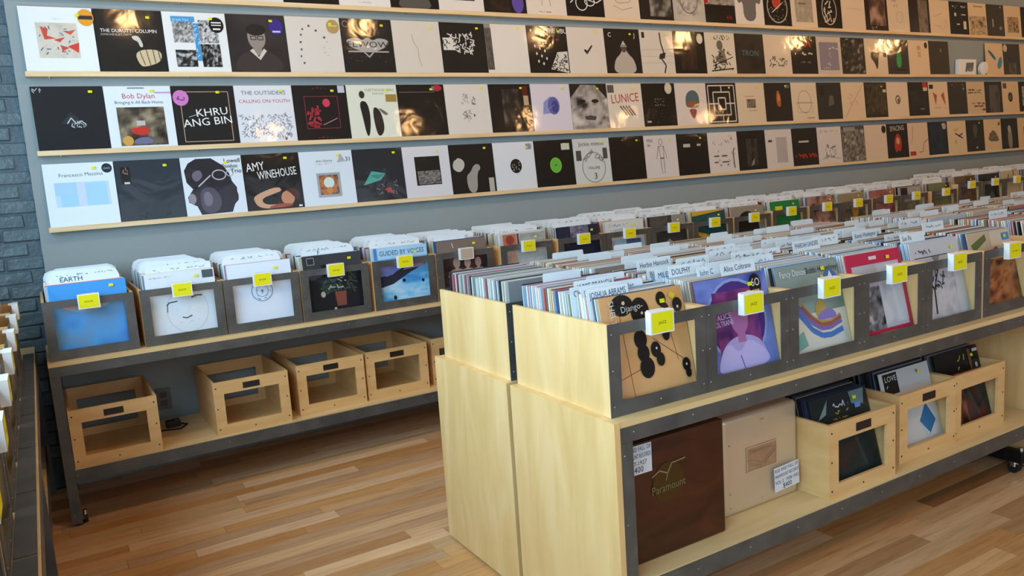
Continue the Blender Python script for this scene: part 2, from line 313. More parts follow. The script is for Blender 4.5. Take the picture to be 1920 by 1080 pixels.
# each sleeve: (what it looks like, base colour, print)
D = {}
D['t'] = [
 ('plain white sleeve', W, []), ('charcoal sleeve', '2a2826', []), ('white sleeve with thin rule', W, [('r', .3, .1, .7, .12, '888888')]),
 ('white sleeve with small grey lines', 'dcdcda', [('s', .6, .1, .9, .03, 1, .006, '777777')]), ('black sleeve above the cream one with dots', K, [('n', .05, .1, .95, .9, 3, 2, K, '2c2620')]),
 ('white sleeve with one small line of type', 'e2ddd6', [('s', 0.38, 0.07, 0.62, 0.03, 17, 0.005, '888888'), ('r', .2, .4, .8, .85, 'cfc8c0')]), ('black sleeve with pale grey figure', K, [('b', .5, .0, .7, '9a958c', '55514c')]),
 ('white sleeve with dark photograph', 'ded8d0', [('n', .2, .22, .8, .85, 5, 4, K, '2b2b30', '8a8a8a')]), ('black sleeve with purple blob', '16120f', [('e', .8, .24, .14, .22, '5d4a9c'), ('n', .05, .05, .6, .6, 8, 3, K, '3a2a1c')]),
 ('cream sleeve with line drawing and caption', 'dfd5c6', [('l', .01, '777060', .35, .8, .42, .5, .38, .2), ('l', .01, '777060', .65, .8, .56, .5, .6, .2), ('s', 0.28, 0.05, 0.72, 0.05, 18, 0.008, '5a554c')]),
 ('black sleeve with white looping drawing', K, [('o', .4, .3, .16, .16, .02, W), ('o', .62, .34, .14, .1, .02, W), ('l', .02, W, .1, .3, .3, .45, .8, .32, .95, .4)]),
 ('cream sleeve with curved pencil lines', 'dccdb6', [('l', .012, '8f8676', .2, .5, .4, .35, .7, .38, .85, .5), ('l', .012, '8f8676', .25, .3, .5, .2, .8, .27)]),
 ('dark sleeve with grey cloud', '1d1a17', [('n', .3, .1, .95, .9, 11, 2.4, '1d1a17', '3b3733', 'aaa49a')]), ('grey sleeve with engraved face', 'b9b4aa', [('n', .1, .15, .9, .95, 12, 6, '55524c', 'c6c0b6', '8a857c'), ('o', .5, .5, .28, .3, .02, '4a4742')]),
 ('black sleeve with street photograph and red numerals', K, [('n', .0, .45, 1, 1, 13, 6, '33302c', 'aaa296', '6a645c'), ('p', 'b32222', 0, .45, .12, .5, .1, .7, 0, .75), ('t', 'XVI', .68, .12, .09, 'b52222')]),
 ('white sleeve with grey shirt', 'e0d7ca', [('q', '6d6a66', .28, .1, .72, .1, .72, .6, .86, .5, .95, .68, .72, .9, .28, .9, .05, .68, .14, .5, .28, .6)]),
 ('black sleeve with red disc in white ring', K, [('o', .5, .48, .38, .4, .03, 'b9b2a6'), ('e', .48, .62, .16, .18, 'b8402c'), ('l', .02, W, .3, .35, .7, .6), ('d', .15, .1, .85, .9, 40, 4, .025, '8f8a80')]),
 ('cream sleeve with grey panel', 'dccbb2', [('n', .16, .14, .84, .9, 17, 3, 'b7ab98', '9c917f', 'c4b8a4'), ('r', .3, .6, .6, .64, '6e675c')]), ('black sleeve with white oval drawing', K, [('o', .5, .5, .3, .4, .025, 'cfc6b6'), ('d', .3, .2, .7, .8, 18, 9, .06, 'cfc6b6')]),
 ('cream sleeve with single line of type', 'dcc7ab', [('s', .15, .55, .85, .04, 2, .008, '9c8f7c')]), ('dark sleeve with blurred pale face', '211a14', [('n', .2, .15, .9, 1, 20, 1.8, '211a14', '5b4334', 'b08e78'), ('d', .1, .05, .5, .12, 4, 2, .03, 'bbb0a0')]),
 ('cream sleeve with bold words and small ring', 'd9c6ab', [('t', 'THE', .18, .84, .1, '6b6252'), ('s', 0.18, 0.7, 0.47, 0.1, 8, 0.016, '6b6252'), ('o', .55, .42, .16, .16, .012, 'a89a84')]),
 ('dark sleeve with grey bark column', '28221b', [('n', .45, .0, .9, .95, 23, 4, '3b3228', '857565', '5a4e42')]), ('cream sleeve with faint sketch', 'dcc6a4', [('l', .012, 'a58f70', .2, .5, .6, .62), ('l', .012, 'a58f70', .2, .25, .5, .22, .6, .12), ('l', .012, 'a58f70', .7, .15, .8, .45, .9, .2)]),
 ('black sleeve with scattered white signs', '1c1a15', [('s', .15, .8, .85, .08, 5, .03, 'c8bda8'), ('r', .25, .56, .35, .66, 'd8ccb4'), ('r', .62, .6, .85, .63, 'd8ccb4'), ('r', .7, .18, .85, .42, 'd8ccb4'), ('r', .35, .3, .5, .34, 'd8ccb4')]),
 ('cream sleeve with photograph along its foot', 'dcc29a', [('n', .05, .02, .95, .6, 26, 5, '4a3c2a', 'c8ae88', '8c7656'), ('r', .3, .88, .8, .92, '9c8866')]), ('dark grey sleeve with tall pale bar', '3b352b', [('r', .3, .3, .38, .55, '9a8c74'), ('r', .7, .22, .84, .32, '8c8068')]),
 ('cream sleeve with dark group photograph', 'd9bf95', [('n', .18, .15, .85, .65, 28, 5, '241c12', 'b89c72', '5c4a32')]), ('dark sleeve at the far end', '241f18', [])]
D['1'] = [
 ('white sleeve with beige painting of red strokes and an orange sticker', 'e4e8ec', [('r', .2, .22, .76, .76, 'cfc6b8'), ('n', .2, .22, .76, .76, 2, 5, 'c8c0b4', 'd4ccbe', 'beb6aa'), ('p', 'cc4a3a', .26, .7, .36, .66, .34, .56, .46, .52, .3, .5), ('p', 'cc4a3a', .42, .5, .58, .54, .5, .46), ('p', 'd0543e', .58, .62, .74, .66, .66, .58), ('p', 'c84c34', .5, .42, .62, .38, .52, .32), ('p', 'd2402c', .6, .4, .74, .3, .76, .46), ('d', .24, .26, .72, .7, 16, 5, .02, '55607a'), ('s', 0.43, 0.81, 0.57, 0.02, 15, 0.003, '999999'), ('e', .9, .85, .115, .13, 'e09a2c'), ('r', .8, .82, 1.0, .88, '3a3226')]),
 ('black sleeve with white bold title, pale arm and striped fan', '181716', [('t', 'THE DURUTTI COLUMN', .07, .64, .055, W), ('t', 'SOMEONE ELSE\'S PARTY', .07, .59, .03, 'b8b8b4'), ('q', 'c9c4ba', .5, .58, .62, .6, .68, .42, .62, .4, .6, .5, .54, .52), ('q', 'c9b793', .52, .36, .93, .38, .92, .18, .7, .1, .58, .1), ('l', .012, '4a4234', .6, .36, .66, .12), ('l', .012, '4a4234', .7, .37, .74, .12), ('l', .012, '4a4234', .8, .37, .82, .15), ('l', .012, '4a4234', .88, .37, .9, .18)]),
 ('white sleeve with four dark photographs and sky blue banners', 'e2e4e4', [('n', .14, .5, .47, .9, 4, 6, K, 'd8d8d8', '4a4a4a', 'b0b0b0'), ('n', .55, .5, .86, .88, 5, 6, 'c8c8c8', '2a2a2a', 'e0e0e0', '333333'), ('n', .14, .1, .47, .38, 6, 6, K, '2c2c2c', 'c4c4c4'), ('n', .55, .1, .86, .48, 7, 7, K, '1e1e1e', 'c8c8c8'), ('r', .13, .84, .5, .93, '4a96cc'), ('t', 'great hae', .15, .855, .05, 'a8d8f4'), ('r', .47, .2, .545, .82, '3f8fc8'), ('d', .48, .22, .54, .8, 14, 8, .02, 'a8d8f4'), ('e', .84, .8, .12, .13, '121212'), ('r', .76, .83, .92, .85, W), ('r', .76, .79, .92, .805, W), ('r', .78, .72, .9, .745, W)]),
 ('dark brown sleeve with bust of a person in glasses and violet sticker', '2b2624', [('n', 0, 0, 1, 1, 4, 1.4, '221e1c', '363030'), ('b', .48, .0, .85, '8f857c', '3b3231'), ('e', .48, .74, .17, .1, '241f1d'), ('f', .38, .57, .47, .63, .012, '1c1816'), ('f', .5, .57, .59, .63, .012, '1c1816'), ('p', 'c8c2b8', .34, .38, .4, .42, .48, .27, .58, .42, .63, .38, .5, .22), ('e', .84, .8, .12, .14, '3b2a86'), ('r', .77, .7, .91, .73, 'c8c4e8')]),
 ('cream sleeve with loose ring of dots and gold sticker', 'd6cfc6', [('e', .3, .78, .016, .02, '555048'), ('e', .26, .68, .016, .02, '555048'), ('e', .24, .55, .018, .02, '555048'), ('e', .24, .42, .016, .02, '555048'), ('e', .22, .3, .014, .02, '555048'), ('e', .26, .18, .016, .02, '555048'), ('e', .42, .84, .02, .02, '555048'), ('e', .54, .76, .02, .02, '555048'), ('e', .68, .64, .02, .02, '555048'), ('d', .62, .3, .78, .6, 5, 3, .012, '9a948a'), ('e', .86, .84, .115, .125, 'b09458'), ('r', .78, .84, .94, .86, 'd8c89a')]),
 ('black sleeve with wide silver winged emblem', '1b1a1a', [('q', 'a4a29e', .06, .62, .3, .66, .4, .6, .5, .68, .6, .6, .7, .66, .94, .62, .86, .48, .5, .36, .14, .48), ('tc', 'FLWOW', .5, .48, .11, '1b1a1a', 0, 1.4), ('l', .025, 'a4a29e', .1, .4, .4, .4, .5, .3, .6, .4, .9, .4), ('d', .1, .15, .9, .9, 26, 4, .008, '8a8886'), ('o', .1, .9, .06, .06, .012, '8a8886')]),
 ('cream sleeve with one thin crack of a line', 'd2cbc0', [('l', .01, '968f84', .4, .75, .42, .6, .5, .48, .5, .3, .54, .14)]),
 ('black sleeve with white pixel blocks', '1c1917', [('d', .2, .42, .75, .78, 60, 3, .035, 'dcd8d0'), ('r', .04, .46, .3, .7, 'd8d4cc'), ('d', .05, .46, .7, .7, 26, 6, .03, '26221f')]),
 ('white sleeve with photographic strip down its left', 'ded8cf', [('n', .0, .08, .15, .92, 9, 5, K, '6a645c', '2b2826'), ('r', .0, .92, .14, 1, '8f8a84')]),
 ('black sleeve with bold white name and white signs', '141312', [('t', 'PERE UBU', .42, .86, .1, W), ('s', 0.70, 0.7, 0.80, 0.06, 6, 0.010, 'c23a72'), ('p', 'd4d0c8', .52, .1, .98, .02, .98, .48, .72, .46), ('d', .56, .06, .96, .4, 50, 4, .03, '1c1a18')]+[('e', .1+.12*(i % 3)+.03*(i//3), .9-.16*(i//3)-.05*(i % 3), .022, .03, 'd8d4cc') for i in range(14)]),
 ('white sleeve with dark red tick mark', 'd9d0c4', [('p', '3a2420', .42, .5, .5, .42, .66, .6, .64, .63, .51, .5, .45, .54)]),
 ('black sleeve with hooded pale figure', '1c1815', [('q', 'b4aca0', .18, .0, .86, .0, .8, .32, .62, .46, .52, .66, .44, .46, .24, .32), ('e', .52, .58, .08, .1, '55483e'), ('p', 'c4bcae', .42, .6, .52, .74, .62, .6, .58, .66, .46, .66), ('t', 'C', .1, .82, .1, W), ('t', 'J', .84, .82, .1, W)]),
 ('white sleeve with acrobat on a line and ruled wires', 'd4ccbe', [('l', .006, '9a9486', .02, .4, .98, .42), ('l', .006, '9a9486', .02, .55, .98, .57), ('l', .006, '9a9486', .02, .25, .98, .26), ('l', .035, '2a2622', .6, .95, .62, .7, .68, .5, .6, .35, .72, .2, .66, .02), ('p', '2a2622', .56, .46, .74, .5, .7, .36, .52, .34), ('r', .06, .82, .14, .95, '2a2622')]),
 ('black sleeve with dim red line and round white sticker', '15110e', [('n', .2, .1, .7, .9, 14, 2, '15110e', '2b2018', '3c2c20'), ('l', .012, '6a2418', .5, .85, .56, .3), ('e', .84, .84, .1, .12, 'd8d2c6')]),
 ('white sleeve with inky drawing of a seated musician', 'd8ceba', [('d', .15, .84, .85, .92, 14, 3, .03, '3a342c'), ('p', '7b7464', .3, .3, .5, .62, .62, .55, .7, .25), ('e', .48, .7, .1, .12, '6b6456'), ('l', .02, '2a2520', .2, .2, .9, .42), ('l', .03, '2a2520', .15, .08, .9, .14), ('d', .2, .1, .85, .6, 36, 7, .04, '38332b')]),
 ('dark sleeve with slate blue block letters', '2a2620', [('n', 0, 0, 1, 1, 16, 1.6, '211d18', '3b352b'), ('tc', 'TRON', .5, .46, .14, '5a7284', 0, 1.1)]),
 ('cream sleeve with a few small figures', 'd8c7b0', [('d', .2, .2, .85, .42, 18, 5, .045, '5a5044')]),
 ('black sleeve with red script and white words', '1b1612', [('s', .15, .7, .85, .2, 6, .05, 'b2301e'), ('s', .12, .5, .88, .1, 7, .035, 'd8cfc0'), ('s', .3, .3, .75, .05, 8, .012, '9c9284')]),
 ('lilac grey sleeve with white lettering down one side', 'c9bbaa', [('r', .1, .12, .88, .86, '88808a'), ('s', .4, .68, .86, .08, 9, .03, 'd8d0c4'), ('s', .16, .14, .5, .06, 2, .02, 'c8c0b4'), ('d', .42, .2, .55, .6, 8, 5, .03, 'c8c0b4')]),
 ('black speckled sleeve', '1e1a15', [('n', .02, .02, .98, .98, 21, 8, '14110e', '3a342a', '14110e', '9c9080')]),
 ('cream sleeve with dark feather shape and small black square', 'dcc6a6', [('q', '3c3226', .28, .66, .62, .6, .66, .68, .6, .5, .52, .08, .4, .35, .24, .46), ('r', .82, .5, .96, .62, '2a231b')]),
 ('dark grey sleeve with green flame', '37302a', [('q', '2f8a4a', .42, .2, .62, .2, .68, .5, .54, .76, .4, .5), ('n', .44, .24, .6, .5, 3, 3, '2f8a4a', '46a85e'), ('r', .36, .12, .85, .16, '1c1814')]),
 ('cream sleeve with faint square seal and black oval sticker', 'dfc6a2', [('r', .42, .72, .6, .84, 'b8a486'), ('r', .44, .52, .6, .68, 'c0ab8c'), ('e', .86, .86, .08, .09, '33261c')]),
 ('plain dark olive grey sleeve', '3a3225', [('r', .56, .68, .62, .78, '8f8266')]), None, None,
 ('cream sleeve with blue butterfly', 'dcc094', [('q', '2e6a8c', .1, .82, .4, .7, .6, .5, .5, .46, .2, .68), ('q', '4d88a4', .6, .3, .8, .6, .95, .55, .9, .3, .7, .16)]), ('dark grey sleeve with round pale sticker', '3b352c', [('e', .14, .86, .12, .12, 'c8bca4'), ('n', .3, .0, .75, .4, 28, 2, '3b352c', '6c6252')]), ('cream sleeve at the far end of the ledge', 'd2b48c', [])]
D['2'] = [
 ('black sleeve with faint pencil mountain', '191b20', [('p', '2b2f36', .36, .42, .5, .6, .66, .44, .6, .4), ('l', .014, 'c8ccd2', .44, .42, .5, .51, .56, .42, .64, .46, .7, .4), ('d', .44, .36, .7, .44, 14, 3, .02, 'b0b4ba'), ('d', .03, .9, .16, .97, 8, 6, .02, 'aab0b8')]),
 ('white sleeve with red name, blue title and dark room photograph', 'dbe4ec', [('tc', 'Bob Dylan', .5, .8, .085, 'b83a4c'), ('tc', 'Bringing It All Back Home', .5, .715, .05, '3c4c74'), ('r', .15, .04, .86, .66, '2b241e'), ('n', .15, .04, .86, .66, 31, 3.5, '1e1a17', '3c342a', '6a6050', 'a09078'), ('q', 'c03428', .3, .32, .6, .36, .58, .2, .36, .22), ('r', .42, .36, .55, .44, 'b8b4b0'), ('q', '6c6a8c', .32, .06, .66, .06, .6, .18, .38, .16), ('e', .26, .12, .08, .08, 'c89a48'), ('r', .35, .96, .6, .975, '6a6a6a'), ('r', .75, .88, 1, .9, 'cc86c4')]),
 ('black sleeve with pink sticker, thin frame and white deco letters', '191919', [('f', .12, .07, .9, .9, .012, 'b09a88'), ('tc', 'KHRU', .6, .5, .13, W, 4, 1.1), ('tc', 'ANG BIN', .52, .34, .13, W, 4, 1.1), ('l', .008, 'c8c4be', .22, .48, .42, .54), ('e', .13, .8, .125, .13, 'c878bc'), ('d', .05, .76, .21, .84, 4, 3, .025, '4a2a46')]),
 ('white sleeve with grey and red titles over a crowd sketch', 'd8dce2', [('tc', 'THE OUTSIDERS', .5, .84, .07, '5a5c66', 0, 1.1), ('tc', 'CALLING ON YOUTH', .5, .7, .06, 'c84a52', 0, 1.1), ('d', .05, .08, .95, .5, 190, 3, .022, '8a92a6'), ('d', .05, .1, .95, .48, 40, 4, .012, '3b3f4c'), ('r', .78, .04, .82, .09, 'b03a3a')]),
 ('black sleeve with red square outline and red moon', '171313', [('f', .2, .22, .82, .8, .008, '8f3a44'), ('e', .6, .68, .07, .075, 'c83a54'), ('d', .22, .26, .46, .56, 22, 3, .05, 'a8323c'), ('l', .012, 'c8808a', .5, .28, .78, .4), ('s', 0.36, 0.93, 0.64, 0.03, 19, 0.005, 'b03440'), ('s', 0.36, 0.04, 0.64, 0.03, 19, 0.005, 'b03440'), ('r', .84, .86, .97, .99, 'b8c0cc')]),
 ('pale cream sleeve with two slim black figures and gold sticker', 'd8dccc', [('t', 'FLEETWOOD MAC', .36, .88, .05, '8a8a7a'), ('tc', 'RUMOURS', .62, .82, .035, '9a9a88'), ('q', '201c1a', .22, .7, .38, .7, .42, .4, .36, .05, .3, .05, .26, .4), ('e', .29, .82, .055, .07, '3a302a'), ('q', '26211e', .46, .6, .62, .55, .68, .2, .6, .04, .5, .06), ('q', '6a645c', .56, .6, .8, .45, .7, .42), ('r', .76, .68, .98, .82, 'a08040')]),
 ('plain black sleeve with thin title line and red corner sticker', '151210', [('r', .05, .85, .8, .862, '6a645c'), ('e', .86, .93, .1, .06, 'b02430'), ('r', .74, .88, .8, .97, '6a6a72')]),
 ('white sleeve with faint floral pencil marks', 'd6d0c8', [('d', .36, .62, .5, .8, 12, 2, .03, 'a8a298'), ('d', .58, .6, .68, .74, 8, 3, .025, '6a655c'), ('d', .38, .32, .54, .5, 16, 4, .03, '9a948a'), ('e', .62, .38, .02, .03, '6a655c'), ('l', .008, '8a857c', .46, .4, .48, .24)]),
 ('black sleeve with dim half lit face and red strip', '171311', [('n', .3, .12, .72, .9, 39, 1.6, '171311', '2b2521', '7c746a'), ('r', .8, .74, .93, .96, '5c1a14'), ('r', .82, .56, .94, .76, 'b8a080')]),
 ('lilac white sleeve with blue shell fan', 'd4cdd8', [('p', '8a90c0', .26, .36, .3, .62, .48, .74, .64, .6, .62, .4), ('e', .55, .54, .15, .19, '5a62a4'), ('e', .58, .52, .09, .13, '3e4688'), ('l', .006, 'a8acd4', .28, .38, .56, .56)]),
 ('grey sleeve filled with close up of a face', '8f8a86', [('n', 0, 0, 1, 1, 41, 2.6, '2b2826', 'b8b2ac', '7c7670', 'd0cac2'), ('e', .3, .62, .1, .04, '1c1a18'), ('e', .66, .62, .1, .04, '1c1a18'), ('p', '4a4440', .36, .22, .62, .2, .66, .28, .5, .31, .34, .29), ('p', '221f1d', 0, .7, .3, .98, .7, .97, 1, .66, 1, 1, 0, 1)]),
 ('cream sleeve with red slanted name over dark stripes', 'd9cfbe', [('tc', 'LUNICE', .5, .58, .2, 'b03a34', 3, .85)]+[('l', .03, '3a3630', .34+i*.08, .5, .52+i*.08, .28) for i in range(4)]+[('r', .02, .8, .2, .97, '5a5650')]),
 ('black sleeve with centred dim type and oval white sticker', '141210', [('s', .35, .62, .65, .04, 4, .01, '8a867e'), ('s', .35, .55, .65, .04, 5, .01, '8a867e'), ('s', .35, .48, .65, .04, 6, .01, '8a867e'), ('d', .05, .05, .95, .4, 30, 8, .014, '5c574f'), ('r', .08, .1, .2, .14, 'b8b2a6'), ('e', .8, .88, .11, .13, 'c8c2b6')]),
 ('white sleeve with many coloured head silhouette', 'd6ccc2', [('q', '4d6468', .3, .5, .34, .76, .56, .86, .74, .76, .76, .5, .7, .42, .36, .42), ('q', '8a5a40', .36, .42, .7, .42, .72, .56, .5, .6, .34, .54), ('q', '7a2424', .4, .4, .66, .4, .6, .22, .52, .14, .44, .26)]),
 ('black sleeve with white nested maze lines', '1a1512', [('f', .06, .06, .94, .94, .03, 'd0c8bc'), ('f', .22, .22, .78, .78, .03, 'd0c8bc'), ('f', .38, .36, .62, .64, .035, 'd0c8bc'), ('l', .03, 'd0c8bc', .06, .5, .38, .5), ('l', .03, 'd0c8bc', .62, .5, .94, .5), ('l', .03, 'd0c8bc', .5, .06, .5, .22), ('l', .03, 'd0c8bc', .5, .78, .5, .94)]),
 ('beige sleeve with small dark square picture', 'd6c4a8', [('n', .34, .38, .66, .6, 46, 4, '2b2620', '8a806e', '3a342c'), ('r', .3, .66, .62, .68, 'a89a82'), ('r', .38, .3, .7, .32, 'a89a82')]),
 ('dark brown sleeve with orange figure', '231d17', [('q', 'a85a30', .44, .76, .52, .82, .58, .7, .6, .45, .54, .36, .42, .44), ('e', .52, .62, .06, .1, 'c87a4a'), ('r', .78, .86, .94, .95, '5a6a68')]),
 ('cream sleeve with geometric circle and lines', 'd8c6aa', [('o', .5, .5, .26, .3, .012, '6b6252'), ('l', .01, '6b6252', .18, .48, .84, .48), ('f', .2, .22, .8, .46, .008, '9a8e7a'), ('r', .55, .06, .85, .08, '8a7e6a')]),
 ('dark grey sleeve with small faint hand', '2b2824', [('p', '5a564e', .44, .36, .68, .42, .66, .64, .5, .66), ('r', .12, .66, .3, .9, '1c1a17')]),
 ('cream sleeve with long diagonal line', 'd9c2a0', [('l', .012, '8a6a50', .1, .05, .95, .95), ('d', .3, .4, .7, .8, 8, 4, .05, 'c8a890')]),
 ('dark olive sleeve with three dim figures', '2a2418', [('n', .05, .1, .95, .95, 52, 3, '241e14', '4c4026', '2a2418', '5c4c2c'), ('r', .82, .72, .98, .8, 'c8bca4')]),
 ('cream sleeve with small grey knot', 'dcc6aa', [('o', .5, .5, .12, .13, .04, '5a5648'), ('e', .52, .48, .05, .06, '5a5648')]),
 ('black sleeve with red and white corner label', '221c15', [('n', .05, .1, .9, .75, 54, 2, '1c1711', '2f2a20'), ('r', .72, .84, .95, .99, 'b03020'), ('r', .74, .74, .95, .84, 'c8bca4'), ('r', .55, .2, .75, .22, 'a89c88')]),
 ('cream sleeve with two red wing shapes', 'dcc4a2', [('p', 'b84a40', .22, .7, .42, .6, .34, .3), ('p', 'b84a40', .78, .7, .62, .6, .84, .28), ('s', .2, .2, .85, .05, 3, .012, 'a8896c'), ('r', .04, .8, .24, .92, '2a231b')]),
 ('dark grey sleeve with title across its top', '332d24', [('s', .15, .84, .85, .1, 5, .025, '6a6252'), ('r', .8, .76, .86, .82, 'a89c88')]),
 ('beige sleeve with two blocks of bold type', 'cdb48e', [('s', .05, .72, .8, .05, 3, .03, '4a3c2a'), ('s', .05, .64, .85, .05, 4, .03, '4a3c2a'), ('s', .25, .3, .95, .05, 5, .03, '6a4a34'), ('s', .35, .22, .95, .05, 6, .03, '6a4a34'), ('r', .8, .1, .94, .16, '6a4a34')]),
 ('dark sleeve with blurred blue grey figure', '2b261f', [('n', .25, .0, .85, .9, 58, 2, '2b261f', '4c4844', '5c5448')]), ('cream sleeve with dark medallion', 'd6bb90', [('e', .48, .5, .14, .16, '38301f'), ('e', .48, .5, .07, .08, '6a5c40'), ('r', .06, .78, .28, .95, '5a4c34')]),
 ('black sleeve with pale photograph', '221d16', [('n', .2, .2, .9, .85, 60, 4, '4a3e2e', 'b8a484', '2b241a')])]
